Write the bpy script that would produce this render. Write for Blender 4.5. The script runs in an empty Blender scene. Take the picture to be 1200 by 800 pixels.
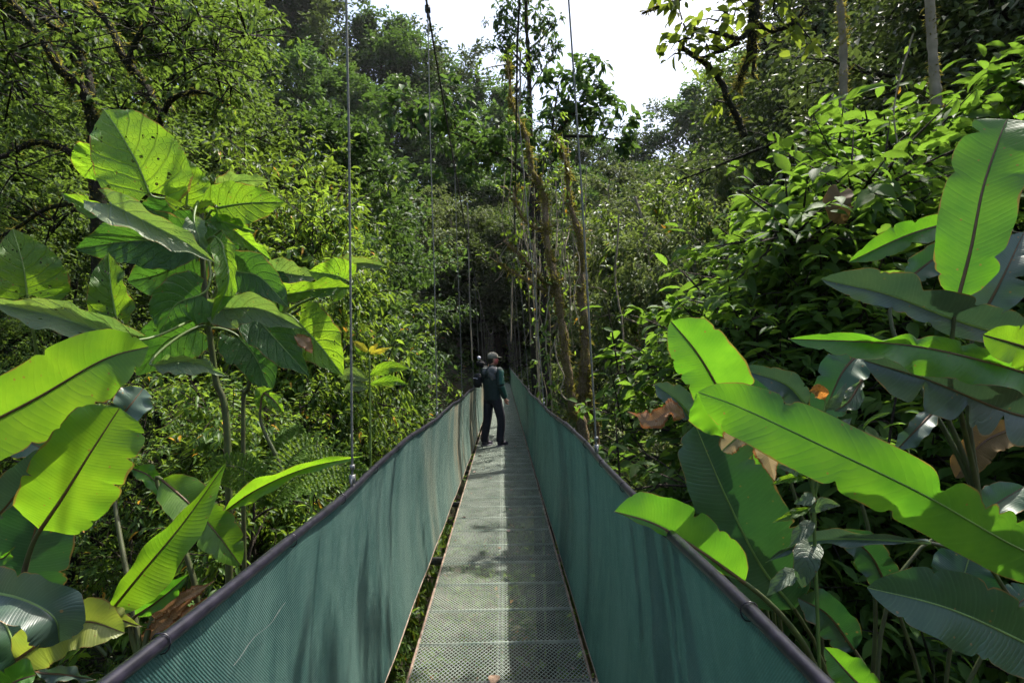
import bpy, math, random
import numpy as np
from mathutils import Vector, Matrix

S = bpy.context.scene
C = S.collection
R = math.radians
rng = np.random.default_rng(7)
random.seed(7)

# ------------------------------------------------------------------ camera
F = 667.0                       # focal length in pixels of the 1200 x 800 photograph
EYE = Vector((0, 0, 1.62))
cam_d = bpy.data.cameras.new('camera')
cam_d.sensor_width = 36.0
cam_d.lens = F / 1200 * 36
cam_d.clip_start = 0.05
cam_d.clip_end = 3000
cam = bpy.data.objects.new('camera', cam_d)
C.objects.link(cam)
CAM = (Matrix.Rotation(-R(0.95), 4, 'Z') @ Matrix.Rotation(R(90 + 1.8), 4, 'X')
       @ Matrix.Rotation(R(-1.1), 4, 'Z'))
cam.matrix_world = Matrix.Translation(EYE) @ CAM
S.camera = cam
CAM3 = CAM.to_3x3()


def P(px, py, Y):
    """the point at depth Y (metres along the bridge) seen at a pixel of the 1200 x 800 photograph"""
    d = CAM3 @ Vector(((px - 600) / F, -(py - 400) / F, -1))
    return EYE + d * (Y / d.y)


# ------------------------------------------------------------------ mesh builder
LOCAL = set()      # things whose parts are given in the thing's own axes


class MB:
    def __init__(self):
        self.v, self.f3, self.f4, self.uv3, self.uv4, self.n = [], [], [], [], [], 0

    def add(self, v, f3=None, f4=None, uv=None):
        v = np.asarray(v, dtype=np.float64).reshape(-1, 3)
        if f3 is not None and len(f3):
            f3 = np.asarray(f3, dtype=np.int64).reshape(-1, 3)
            self.f3.append(f3 + self.n)
            if uv is not None:
                self.uv3.append(np.asarray(uv)[f3].reshape(-1, 2))
        if f4 is not None and len(f4):
            f4 = np.asarray(f4, dtype=np.int64).reshape(-1, 4)
            self.f4.append(f4 + self.n)
            if uv is not None:
                self.uv4.append(np.asarray(uv)[f4].reshape(-1, 2))
        self.v.append(v)
        self.n += len(v)

    def mesh(self, name, mat=None, smooth=False):
        me = bpy.data.meshes.new(name)
        V = np.concatenate(self.v) if self.v else np.zeros((0, 3))
        F3 = np.concatenate(self.f3) if self.f3 else np.zeros((0, 3), int)
        F4 = np.concatenate(self.f4) if self.f4 else np.zeros((0, 4), int)
        me.vertices.add(len(V))
        me.vertices.foreach_set('co', V.astype(np.float32).ravel())
        loops = np.concatenate([F3.ravel(), F4.ravel()]).astype(np.int32)
        me.loops.add(len(loops))
        me.loops.foreach_set('vertex_index', loops)
        tot = np.concatenate([np.full(len(F3), 3), np.full(len(F4), 4)]).astype(np.int32)
        start = np.concatenate([[0], np.cumsum(tot)[:-1]]).astype(np.int32) if len(tot) else np.zeros(0, np.int32)
        me.polygons.add(len(tot))
        me.polygons.foreach_set('loop_start', start)
        me.polygons.foreach_set('loop_total', tot)
        if smooth:
            me.polygons.foreach_set('use_smooth', np.ones(len(tot), dtype=bool))
        if self.uv3 or self.uv4:
            U = np.concatenate([a for a in self.uv3] + [a for a in self.uv4])
            if len(U) == len(loops):
                l = me.uv_layers.new(name='UVMap')
                l.data.foreach_set('uv', U.astype(np.float32).ravel())
        me.update(calc_edges=True)
        me.validate()
        if mat:
            me.materials.append(mat)
        return me

    def build(self, name, mat=None, parent=None, smooth=False):
        o = bpy.data.objects.new(name, self.mesh(name, mat, smooth))
        C.objects.link(o)
        if parent is not None:
            o.parent = parent
            o.matrix_parent_inverse = Matrix.Translation(-Vector(parent.location)) if parent.parent is None and parent.type == 'EMPTY' and parent.name not in LOCAL else Matrix.Identity(4)
        return o


def empty(name, loc, label=None, cat=None, group=None, local=False):
    o = bpy.data.objects.new(name, None)
    o.location = loc
    o.empty_display_size = 0.2
    C.objects.link(o)
    if local:
        LOCAL.add(o.name)
    tag(o, label, cat, group)
    return o


def tag(o, label=None, cat=None, group=None, kind=None):
    if label: o['label'] = label
    if cat: o['category'] = cat
    if group: o['group'] = group
    if kind: o['kind'] = kind
    return o


def norm(a):
    a = np.asarray(a, float)
    return a / (np.linalg.norm(a, axis=-1, keepdims=True) + 1e-12)


def tube(mb, pts, rad, sides=6, cap=False, flat=(1, 1), ref=None):
    pts = np.asarray([tuple(p) for p in pts], float)
    n = len(pts)
    rad = np.broadcast_to(np.asarray(rad, float), (n,))
    T = norm(np.gradient(pts, axis=0))
    u = np.zeros((n, 3))
    a = np.array(ref if ref is not None else ((0, 0, 1) if abs(T[0, 2]) < .9 else (1, 0, 0)), float)
    for i in range(n):
        a = a - T[i] * a.dot(T[i])
        a = a / (np.linalg.norm(a) + 1e-12)
        u[i] = a
    w = np.cross(T, u)
    ang = np.arange(sides) / sides * 2 * np.pi
    ring = (u[:, None, :] * (np.cos(ang) * flat[0])[None, :, None] + w[:, None, :] * (np.sin(ang) * flat[1])[None, :, None]) * rad[:, None, None]
    V = (pts[:, None, :] + ring).reshape(-1, 3)
    i = np.arange(n - 1)[:, None] * sides
    j = np.arange(sides)[None, :]
    j2 = (j + 1) % sides
    Q = np.stack([i + j, i + j2, i + sides + j2, i + sides + j], -1).reshape(-1, 4)
    length = np.concatenate([[0], np.cumsum(np.linalg.norm(np.diff(pts, axis=0), axis=1))])
    f3 = None
    if cap:
        V = np.concatenate([V, pts[:1], pts[-1:]])
        c0, c1 = n * sides, n * sides + 1
        k = np.arange(sides)
        k2 = (k + 1) % sides
        f3 = np.concatenate([np.stack([np.full(sides, c0), k2, k], -1),
                             np.stack([np.full(sides, c1), (n - 1) * sides + k, (n - 1) * sides + k2], -1)])
    mb.add(V, f3, Q)


def catmull(pts, n):
    p = np.asarray([tuple(q) for q in pts], float)
    if len(p) == 2:
        t = np.linspace(0, 1, n)[:, None]
        return p[0] * (1 - t) + p[1] * t
    p = np.concatenate([[2 * p[0] - p[1]], p, [2 * p[-1] - p[-2]]])
    m = len(p) - 3
    t = np.linspace(0, m - 1e-9, n)
    i = t.astype(int)
    f = (t - i)[:, None]
    a, b, c, d = p[i], p[i + 1], p[i + 2], p[i + 3]
    return .5 * (2 * b + (c - a) * f + (2 * a - 5 * b + 4 * c - d) * f * f + (3 * b - a - 3 * c + d) * f ** 3)


def box(mb, c, s, rot=None):
    v = np.array([(x, y, z) for x in (-.5, .5) for y in (-.5, .5) for z in (-.5, .5)]) * np.array(s)
    if rot is not None:
        v = v @ np.array(rot).T
    mb.add(v + np.array(c), None, [(0, 1, 3, 2), (4, 6, 7, 5), (0, 4, 5, 1), (2, 3, 7, 6), (0, 2, 6, 4), (1, 5, 7, 3)])


def ellipsoid(mb, c, s, nu=16, nv=10, rot=None):
    V = [(0, 0, -1)]
    for i in range(1, nv):
        a = -math.pi / 2 + math.pi * i / nv
        for j in range(nu):
            b = 2 * math.pi * j / nu
            V.append((math.cos(a) * math.cos(b), math.cos(a) * math.sin(b), math.sin(a)))
    V.append((0, 0, 1))
    V = np.array(V) * np.array(s)
    if rot is not None:
        V = V @ np.array(rot).T
    f3, f4 = [], []
    for j in range(nu):
        k = (j + 1) % nu
        f3.append((0, 1 + k, 1 + j))
        b = 1 + (nv - 2) * nu
        f3.append((len(V) - 1, b + j, b + k))
        for i in range(nv - 2):
            a = 1 + i * nu
            f4.append((a + j, a + k, a + nu + k, a + nu + j))
    mb.add(V + np.array(c), f3, f4)


# ------------------------------------------------------------------ materials
def new_mat(name):
    m = bpy.data.materials.new(name)
    m.use_nodes = True
    nt = m.node_tree
    nt.nodes.clear()
    out = nt.nodes.new('ShaderNodeOutputMaterial')
    return m, nt, out


class N:
    """small node helper"""
    def __init__(self, nt):
        self.nt = nt

    def __call__(self, typ, ins=None, **kw):
        n = self.nt.nodes.new('ShaderNode' + typ)
        for k, v in kw.items():
            setattr(n, k, v)
        for k, v in (ins or {}).items():
            s = n.inputs[k]
            if hasattr(v, 'is_output') or isinstance(v, bpy.types.NodeSocket):
                self.nt.links.new(v, s)
            else:
                s.default_value = v
        return n

    def math(self, op, a, b=None, c=None, clamp=False):
        n = self('Math', operation=op, use_clamp=clamp)
        for i, v in enumerate((a, b, c)):
            if v is None: continue
            if isinstance(v, bpy.types.NodeSocket):
                self.nt.links.new(v, n.inputs[i])
            else:
                n.inputs[i].default_value = v
        return n.outputs[0]

    def mix(self, fac, a, b, blend='MIX'):
        n = self('Mix', data_type='RGBA', blend_type=blend)
        for s, v in ((n.inputs[0], fac), (n.inputs[6], a), (n.inputs[7], b)):
            if isinstance(v, bpy.types.NodeSocket):
                self.nt.links.new(v, s)
            else:
                s.default_value = v if not isinstance(v, tuple) or len(v) == 4 else (*v, 1)
        return n.outputs[2]

    def ramp(self, fac, stops):
        n = self('ValToRGB')
        e = n.color_ramp.elements
        while len(e) < len(stops): e.new(.5)
        for k, (p, c) in zip(e, stops):
            k.position = p
            k.color = (*c, 1) if len(c) == 3 else c
        self.nt.links.new(fac, n.inputs[0])
        return n.outputs[0]

    def link(self, a, b):
        self.nt.links.new(a, b)


def foliage_mat(name, dark, light, trans, tfac=.42, rough=.58, spec=.2, yellow=None, yfrac=.03):
    """small leaves: every leaf its own tone, light passing through"""
    m, nt, out = new_mat(name)
    n = N(nt)
    geo = n('NewGeometry')
    obj = n('ObjectInfo')
    rnd = geo.outputs['Random Per Island']
    col = n.mix(rnd, dark, light)
    k = n.math('MULTIPLY_ADD', obj.outputs['Random'], .5, .75)
    col = n.mix(1.0, col, n('CombineColor', {0: k, 1: k, 2: k}).outputs[0], 'MULTIPLY')
    tcol = n.mix(1.0, n.mix(n.math('FRACT', n.math('MULTIPLY', rnd, 7.31)), tuple(c * .6 for c in trans), trans), n('CombineColor', {0: k, 1: k, 2: k}).outputs[0], 'MULTIPLY')
    if yellow:
        f = n.math('GREATER_THAN', n.math('FRACT', n.math('MULTIPLY', rnd, 31.7)), 1 - yfrac)
        col = n.mix(f, col, yellow)
        tcol = n.mix(f, tcol, yellow)
    pb = n('BsdfPrincipled', {'Base Color': col, 'Roughness': rough, 'Specular IOR Level': spec})
    tr = n('BsdfTranslucent', {'Color': tcol})
    mx = n('MixShader', {0: tfac, 1: pb.outputs[0], 2: tr.outputs[0]})
    n.link(mx.outputs[0], out.inputs[0])
    return m


def bigleaf_mat(name, col_a, col_b, trans, kind='banana', tfac=.5, rough=.38, spec=.5, holes=0.0, edge=(.22, .12, .03), nveins=40, edge_w=.985, spots=.6):
    """large leaves with side veins, browned rim, insect holes; u,v from the leaf's own surface"""
    m, nt, out = new_mat(name)
    n = N(nt)
    uv = n('UVMap', uv_map='UVMap')
    sep = n('SeparateXYZ', {0: uv.outputs[0]})
    u = n.math('ABSOLUTE', n.math('MULTIPLY_ADD', sep.outputs[0], 2.0, -1.0))
    v = sep.outputs[1]
    obj = n('ObjectInfo')
    geo = n('NewGeometry')
    nz = n('TexNoise', {'Vector': geo.outputs['Position'], 'Scale': 9.0, 'Detail': 4.0})
    nzf = n('TexNoise', {'Vector': geo.outputs['Position'], 'Scale': 60.0, 'Detail': 3.0})
    if kind == 'banana':
        ph = n.math('SUBTRACT', n.math('MULTIPLY', v, float(nveins)), n.math('MULTIPLY', n.math('POWER', u, 1.4), nveins * .06))
        ph = n.math('ADD', ph, n.math('MULTIPLY', nz.outputs[0], .6))
        tri = n.math('ABSOLUTE', n.math('MULTIPLY_ADD', n.math('FRACT', ph), 2.0, -1.0))
        vein = n.math('POWER', tri, 3.0)
        tri2 = n.math('ABSOLUTE', n.math('MULTIPLY_ADD', n.math('FRACT', n.math('MULTIPLY', ph, .25)), 2.0, -1.0))
        vein = n.math('ADD', n.math('MULTIPLY', vein, .5), n.math('MULTIPLY', n.math('POWER', tri2, 16.0), .5))
    else:
        ph = n.math('MULTIPLY', n.math('SUBTRACT', v, n.math('MULTIPLY', u, .28)), 7.0)
        ph = n.math('ADD', ph, n.math('MULTIPLY', nz.outputs[0], .35))
        tri = n.math('ABSOLUTE', n.math('MULTIPLY_ADD', n.math('FRACT', ph), 2.0, -1.0))
        v1 = n.math('POWER', tri, 9.0)
        vo = n('TexVoronoi', {'Vector': n('Mapping', {'Vector': uv.outputs[0], 'Scale': (16, 20, 1)}).outputs[0], 'Scale': 1.0}, feature='DISTANCE_TO_EDGE', voronoi_dimensions='2D')
        v2 = n.math('SUBTRACT', 1.0, n.math('MULTIPLY', vo.outputs[0], 14.0, clamp=True))
        vein = n.math('MAXIMUM', v1, n.math('MULTIPLY', v2, .55))
    k = n.math('MULTIPLY_ADD', obj.outputs['Random'], .4, .8)
    kk = n('CombineColor', {0: k, 1: k, 2: k}).outputs[0]
    nzl = n('TexNoise', {'Vector': geo.outputs['Position'], 'Scale': 3.2, 'Detail': 5.0, 'Roughness': .65})
    tone = n.math('ADD', n.math('MULTIPLY_ADD', nz.outputs[0], 1.4, -.55), n.math('MULTIPLY_ADD', nzl.outputs[0], 2.2, -.8), clamp=True)
    col = n.mix(tone, col_a, col_b)
    col = n.mix(n.math('MULTIPLY', vein, .35), col, tuple(min(1, c * 1.9 + .01) for c in col_b))
    col = n.mix(1.0, col, kk, 'MULTIPLY')
    tc = n.mix(tone, tuple(c * f for c, f in zip(trans, (.52, .68, .9))), trans)
    tc = n.mix(n.math('MULTIPLY', vein, .28 if kind == 'banana' else .7), tc, tuple(c * .45 for c in trans))
    tc = n.mix(1.0, tc, kk, 'MULTIPLY')
    # browned rim and spots
    rim = n.math('GREATER_THAN', n.math('ADD', u, n.math('MULTIPLY', n.math('SUBTRACT', nz.outputs[0], .5), .30)), edge_w)
    sp = n('TexVoronoi', {'Vector': geo.outputs['Position'], 'Scale': 38.0})
    spm = n.math('MULTIPLY', n.math('LESS_THAN', sp.outputs['Distance'], .16), n.math('GREATER_THAN', n('SeparateXYZ', {0: sp.outputs['Color']}).outputs[0], 1 - spots * .3))
    rim = n.math('MAXIMUM', n.math('MULTIPLY', rim, .8), n.math('MULTIPLY', spm, .7))
    col = n.mix(rim, col, edge)
    tc = n.mix(rim, tc, edge)
    bump = n('Bump', {'Strength': .22 if kind == 'banana' else .7, 'Distance': .003 if kind == 'banana' else .008, 'Height': n.math('ADD', n.math('MULTIPLY', vein, -1.0), n.math('MULTIPLY', nzf.outputs[0], .25))})
    pb = n('BsdfPrincipled', {'Base Color': col, 'Roughness': n.math('MULTIPLY_ADD', nz.outputs[0], .25, rough - .1), 'Specular IOR Level': spec, 'Normal': bump.outputs[0]})
    tr = n('BsdfTranslucent', {'Color': tc, 'Normal': bump.outputs[0]})
    sh = n('MixShader', {0: tfac, 1: pb.outputs[0], 2: tr.outputs[0]}).outputs[0]
    if holes > 0:
        hv = n('TexVoronoi', {'Vector': n('Mapping', {'Vector': uv.outputs[0], 'Scale': (11, 13, 1), 'Rotation': (0, 0, .4)}).outputs[0], 'Scale': 1.0, 'Randomness': 1.0}, voronoi_dimensions='2D')
        off = n('TexNoise', {'Vector': n('VectorMath', {0: uv.outputs[0], 1: n('CombineXYZ', {0: n.math('MULTIPLY', obj.outputs['Random'], 40.0)}).outputs[0]}, operation='ADD').outputs[0], 'Scale': 2.2, 'Detail': 1.0})
        rc = n('SeparateXYZ', {0: hv.outputs['Color']}).outputs[0]
        rad = n.math('MULTIPLY', n.math('MULTIPLY', n.math('POWER', rc, 2.5), .26), n.math('GREATER_THAN', off.outputs[0], 1 - holes))
        dist = n.math('ADD', hv.outputs['Distance'], n.math('MULTIPLY', n.math('SUBTRACT', nzf.outputs[0], .5), .42))
        hole = n.math('LESS_THAN', dist, rad)
        sh = n('MixShader', {0: hole, 1: sh, 2: n('BsdfTransparent').outputs[0]}).outputs[0]
    n.link(sh, out.inputs[0])
    return m


def bark_mat(name, a, b, moss, mfac=.5, scale=6.0):
    m, nt, out = new_mat(name)
    n = N(nt)
    geo = n('NewGeometry')
    tc = n('TexCoord')
    st = n('Mapping', {'Vector': geo.outputs['Position'], 'Scale': (1, 1, .35)})
    z1 = n('TexNoise', {'Vector': st.outputs[0], 'Scale': scale * 4, 'Detail': 6.0})
    z2 = n('TexNoise', {'Vector': geo.outputs['Position'], 'Scale': scale * .5, 'Detail': 5.0, 'Roughness': .65})
    col = n.mix(n.math('MULTIPLY_ADD', z1.outputs[0], 2.0, -.5, clamp=True), a, b)
    mk = n.math('MULTIPLY_ADD', z2.outputs[0], 6.0, -6.0 * (1 - mfac) + .5, clamp=True)
    col = n.mix(mk, col, n.mix(z1.outputs[0], tuple(c * .5 for c in moss), moss))
    z3 = n('TexNoise', {'Vector': geo.outputs['Position'], 'Scale': scale * 9, 'Detail': 6.0, 'Roughness': .7})
    col = n.mix(n.math('MULTIPLY_ADD', z3.outputs[0], 5.0, -2.4, clamp=True), n.mix(1.0, col, (.45, .42, .4), 'MULTIPLY'), col)
    bp = n('Bump', {'Strength': 1.0, 'Distance': .05, 'Height': n.math('ADD', z1.outputs[0], n.math('MULTIPLY', z3.outputs[0], .6))})
    pb = n('BsdfPrincipled', {'Base Color': col, 'Roughness': .9, 'Specular IOR Level': .2, 'Normal': bp.outputs[0]})
    n.link(pb.outputs[0], out.inputs[0])
    return m


def plain_mat(name, col, rough=.6, metal=0, spec=.4, var=.25, scale=20, col2=None, bump=.0):
    m, nt, out = new_mat(name)
    n = N(nt)
    geo = n('NewGeometry')
    z = n('TexNoise', {'Vector': geo.outputs['Position'], 'Scale': float(scale), 'Detail': 5.0})
    c = n.mix(n.math('MULTIPLY_ADD', z.outputs[0], 2.2, -.6, clamp=True), tuple(x * (1 - var) for x in col), col2 or tuple(min(1, x * (1 + var)) for x in col))
    ins = {'Base Color': c, 'Roughness': rough, 'Metallic': metal, 'Specular IOR Level': spec}
    if bump:
        ins['Normal'] = n('Bump', {'Strength': bump, 'Distance': .01, 'Height': z.outputs[0]}).outputs[0]
    pb = n('BsdfPrincipled', ins)
    n.link(pb.outputs[0], out.inputs[0])
    return m


M = {}
M['canopy'] = foliage_mat('canopy_leaves', (.024, .054, .014), (.055, .098, .022), (.18, .29, .035))
M['hill'] = foliage_mat('hill_leaves', (.022, .055, .018), (.050, .098, .028), (.12, .22, .035), tfac=.35)
M['grey'] = foliage_mat('pale_leaves', (.045, .072, .024), (.10, .135, .045), (.20, .27, .06), tfac=.36)
M['lance'] = foliage_mat('lance_leaves', (.030, .070, .014), (.072, .135, .022), (.26, .40, .035), tfac=.43, rough=.42, yellow=(.5, .28, .03), yfrac=.012)
M['broad'] = foliage_mat('broad_leaves', (.030, .070, .015), (.070, .130, .022), (.19, .35, .03), tfac=.45, rough=.6, spec=.18)
M['darkcanopy'] = foliage_mat('dark_canopy_leaves', (.030, .052, .016), (.065, .095, .028), (.13, .19, .04), tfac=.3, rough=.5, spec=.25)
M['under'] = foliage_mat('undergrowth_leaves', (.030, .065, .015), (.070, .125, .028), (.22, .34, .04), tfac=.4, rough=.45, yellow=(.30, .16, .05), yfrac=.03)
M['fern'] = foliage_mat('fern_leaves', (.045, .10, .015), (.09, .17, .02), (.32, .50, .04), tfac=.5)
M['moss'] = foliage_mat('moss_tufts', (.10, .10, .02), (.25, .22, .05), (.40, .36, .06), tfac=.4, rough=.8, spec=.1)
M['epi'] = foliage_mat('epiphyte_leaves', (.045, .08, .012), (.09, .13, .02), (.24, .32, .03), tfac=.5)
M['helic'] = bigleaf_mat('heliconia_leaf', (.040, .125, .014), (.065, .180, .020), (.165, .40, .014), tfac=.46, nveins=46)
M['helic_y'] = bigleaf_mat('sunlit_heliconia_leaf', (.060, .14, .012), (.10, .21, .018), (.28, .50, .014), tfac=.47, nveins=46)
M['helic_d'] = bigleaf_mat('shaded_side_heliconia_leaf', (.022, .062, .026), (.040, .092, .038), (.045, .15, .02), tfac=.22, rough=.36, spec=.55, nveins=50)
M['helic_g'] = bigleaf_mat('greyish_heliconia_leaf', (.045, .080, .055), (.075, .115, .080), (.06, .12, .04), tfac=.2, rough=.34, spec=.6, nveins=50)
M['helic_old'] = bigleaf_mat('ageing_heliconia_leaf', (.14, .17, .03), (.22, .24, .05), (.40, .46, .04), tfac=.4, spots=1.5, nveins=40)
M['heart'] = bigleaf_mat('heart_leaf', (.055, .130, .016), (.090, .185, .025), (.30, .50, .018), kind='heart', holes=.52, tfac=.5, rough=.5)
M['heart_d'] = bigleaf_mat('heart_leaf_dark', (.030, .085, .018), (.050, .120, .026), (.12, .30, .02), kind='heart', holes=.4, tfac=.35, rough=.45)  # shaded copy: shadow inside the plant put into the leaf colour
M['heart_p'] = bigleaf_mat('heart_leaf_pale', (.10, .150, .07), (.16, .20, .10), (.28, .42, .05), kind='heart', holes=.45, tfac=.35, rough=.5)
M['dead'] = bigleaf_mat('dried_leaf', (.26, .19, .11), (.42, .33, .20), (.38, .26, .12), tfac=.35, rough=.8, spec=.15, edge=(.24, .08, .02), nveins=34, edge_w=.85)
M['dead_b'] = bigleaf_mat('dark_dying_leaf', (.07, .045, .02), (.11, .08, .03), (.12, .07, .02), tfac=.25, rough=.7, spec=.2)
M['dead_r'] = bigleaf_mat('rusty_dried_leaf', (.20, .10, .05), (.36, .25, .15), (.28, .13, .05), tfac=.3, rough=.8, spec=.15, edge=(.20, .07, .02), nveins=34, edge_w=.8)
M['young'] = bigleaf_mat('young_leaf', (.28, .08, .02), (.16, .14, .02), (.50, .18, .03), kind='heart', tfac=.5)
M['silver'] = bigleaf_mat('silvery_leaf', (.085, .125, .075), (.13, .17, .11), (.16, .28, .06), kind='heart', tfac=.3, rough=.5)
M['yellowleaf'] = bigleaf_mat('yellow_leaf', (.38, .32, .03), (.48, .42, .05), (.58, .48, .03), kind='heart', tfac=.5)
M['rib'] = plain_mat('leaf_midrib', (.10, .055, .022), .5, scale=12)
M['rib_g'] = plain_mat('green_midrib', (.16, .24, .06), .5, scale=12)
M['stalk'] = plain_mat('leaf_stalk', (.045, .040, .018), .55, scale=15, col2=(.06, .085, .02))
M['greenstalk'] = plain_mat('green_stalk', (.09, .14, .03), .5, scale=15)
M['bark'] = bark_mat('bark', (.045, .036, .026), (.10, .085, .065), (.055, .075, .015), .42)
M['mossbark'] = bark_mat('mossy_bark', (.22, .16, .095), (.48, .37, .23), (.36, .30, .07), .44, 7)
M['darkbark'] = bark_mat('dark_mossy_bark', (.028, .022, .016), (.05, .042, .03), (.035, .048, .010), .5)
M['vine'] = plain_mat('liana_bark', (.22, .185, .125), .85, scale=8)
M['litter'] = plain_mat('dry_litter', (.10, .065, .04), .9, scale=10)


def ground_mat():
    m, nt, out = new_mat('forest_soil')
    n = N(nt)
    geo = n('NewGeometry')
    z = n('TexNoise', {'Vector': geo.outputs['Position'], 'Scale': 2.5, 'Detail': 8.0})
    z2 = n('TexNoise', {'Vector': geo.outputs['Position'], 'Scale': 18.0, 'Detail': 6.0})
    c = n.ramp(z2.outputs[0], [(.3, (.020, .015, .010)), (.5, (.05, .035, .02)), (.62, (.10, .06, .035)), (.75, (.03, .045, .012))])
    c = n.mix(n.math('MULTIPLY_ADD', z.outputs[0], 3, -1.1, clamp=True), c, (.03, .05, .012))
    bp = n('Bump', {'Strength': 1.0, 'Distance': .05, 'Height': z2.outputs[0]})
    n.link(n('BsdfPrincipled', {'Base Color': c, 'Roughness': .95, 'Normal': bp.outputs[0]}).outputs[0], out.inputs[0])
    return m


def net_mat(sun_and_stain):
    """green woven shade cloth, streaked, with sun patches mixed into the colour"""
    m, nt, out = new_mat('green_shade_cloth' if not sun_and_stain else 'sunlit_stained_shade_cloth')
    n = N(nt)
    uv = n('UVMap', uv_map='UVMap')
    def m3(sc): return n('Mapping', {'Vector': uv.outputs[0], 'Scale': sc}).outputs[0]
    st = n('TexNoise', {'Vector': m3((6.5, 1.1, 1)), 'Scale': 1.0, 'Detail': 5.0, 'Roughness': .62})
    st2 = n('TexNoise', {'Vector': m3((1.1, .35, 1)), 'Scale': 1.0, 'Detail': 3.0})
    blot = n('TexNoise', {'Vector': m3((9, 6, 1)), 'Scale': 1.0, 'Detail': 6.0, 'Roughness': .7})
    fine = n('TexNoise', {'Vector': m3((160, 160, 1)), 'Scale': 1.0, 'Detail': 2.0})
    band = n('TexNoise', {'Vector': m3((2.2, .75, 1)), 'Scale': 1.0, 'Detail': 6.0, 'Roughness': .72, 'Distortion': .6})
    fleck = n('TexNoise', {'Vector': m3((70, 22, 1)), 'Scale': 1.0, 'Detail': 3.0})
    sep = n('SeparateXYZ', {0: uv.outputs[0]})
    wx = n.math('SINE', n.math('MULTIPLY', sep.outputs[0], 2 * math.pi / .0088))
    wy = n.math('SINE', n.math('MULTIPLY', sep.outputs[1], 2 * math.pi / .0088))
    weave = n.math('MULTIPLY', wx, wy)
    col = n.mix(n.math('MULTIPLY_ADD', st.outputs[0], 3.0, -1.0, clamp=True), (.018, .060, .054), (.034, .092, .080))
    col = n.mix(n.math('MULTIPLY', n.math('MULTIPLY_ADD', band.outputs[0], 4.5, -2.05, clamp=True), .8), col, (.088, .158, .135))  # pale patches and mottling paint sun dapples into the cloth
    col = n.mix(n.math('MULTIPLY', n.math('MULTIPLY_ADD', blot.outputs[0], 4, -1.9, clamp=True), .45), col, (.10, .19, .155))
    sun_pale = n.math('MULTIPLY', n.math('MULTIPLY_ADD', sep.outputs[0], .16, -.38, clamp=True), n.math('MULTIPLY_ADD', band.outputs[0], 2.2, -.45, clamp=True))
    col = n.mix(n.math('MULTIPLY', sun_pale, sun_and_stain), col, (.17, .235, .19))  # brightness of the sunlit far stretch put into the colour
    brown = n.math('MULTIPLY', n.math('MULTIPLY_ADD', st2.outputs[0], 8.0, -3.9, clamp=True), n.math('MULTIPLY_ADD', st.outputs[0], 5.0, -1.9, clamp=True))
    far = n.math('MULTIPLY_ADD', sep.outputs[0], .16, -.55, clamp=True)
    col = n.mix(n.math('MULTIPLY', n.math('MULTIPLY', brown, far), .9 * sun_and_stain), col, (.42, .30, .17))
    col = n.mix(n.math('MULTIPLY', n.math('MULTIPLY_ADD', fleck.outputs[0], 9, -6.0, clamp=True), .35), col, (.28, .36, .30))
    k = n.math('MULTIPLY_ADD', weave, .22, n.math('MULTIPLY_ADD', fine.outputs[0], .7, .65))
    col = n.mix(1.0, col, n('CombineColor', {0: k, 1: k, 2: k}).outputs[0], 'MULTIPLY')
    bp = n('Bump', {'Strength': .5, 'Distance': .002, 'Height': weave})
    pb = n('BsdfPrincipled', {'Base Color': col, 'Roughness': .62, 'Specular IOR Level': .35, 'Normal': bp.outputs[0]})
    tr = n('BsdfTranslucent', {'Color': n.mix(.0, (.03, .105, .085), (0, 0, 0))})
    mx = n('MixShader', {0: .14, 1: pb.outputs[0], 2: tr.outputs[0]})
    n.link(mx.outputs[0], out.inputs[0])
    return m


M['ground'] = ground_mat()
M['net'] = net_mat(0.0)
M['net_sunlit'] = net_mat(1.0)
M['pipe'] = plain_mat('black_plastic_pipe', (.008, .008, .013), .33, spec=.3, scale=30, var=.4, col2=(.020, .018, .028))
M['steel'] = plain_mat('weathered_steel_cable', (.115, .12, .105), .55, .2, scale=60, var=.4)
M['oldsteel'] = plain_mat('dark_steel_cable', (.06, .06, .055), .5, .6, scale=60, var=.4)
def grate_mat():
    m, nt, out = new_mat('green_grey_expanded_metal')
    n = N(nt)
    pos = n('VectorMath', {0: n('NewGeometry').outputs['Position']}, operation='MULTIPLY'); pos.inputs[1].default_value = (1, 1, 0)
    a = n('TexNoise', {'Vector': pos.outputs[0], 'Scale': 3.5, 'Detail': 6.0, 'Roughness': .7})
    b = n('TexNoise', {'Vector': pos.outputs[0], 'Scale': 40.0, 'Detail': 4.0})
    c = n.mix(n.math('MULTIPLY_ADD', a.outputs[0], 3.0, -1.0, clamp=True), (.16, .21, .165), (.32, .36, .30))
    c = n.mix(n.math('MULTIPLY', n.math('MULTIPLY_ADD', b.outputs[0], 6.0, -3.4, clamp=True), n.math('MULTIPLY_ADD', a.outputs[0], -5.0, 3.0, clamp=True)), c, (.20, .11, .065))
    n.link(n('BsdfPrincipled', {'Base Color': c, 'Roughness': .55, 'Metallic': .1, 'Specular IOR Level': .35}).outputs[0], out.inputs[0])
    return m


M['grate'] = grate_mat()
M['rust'] = plain_mat('rusty_edge_bar', (.22, .12, .075), .75, .1, scale=14, var=.5, col2=(.30, .24, .18))
M['clamp'] = plain_mat('pale_clamp', (.20, .20, .19), .4, .6, scale=30)


# ------------------------------------------------------------------ terrain
def sst(a, b, x):
    t = np.clip((x - a) / (b - a), 0, 1)
    return t * t * (3 - 2 * t)


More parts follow.
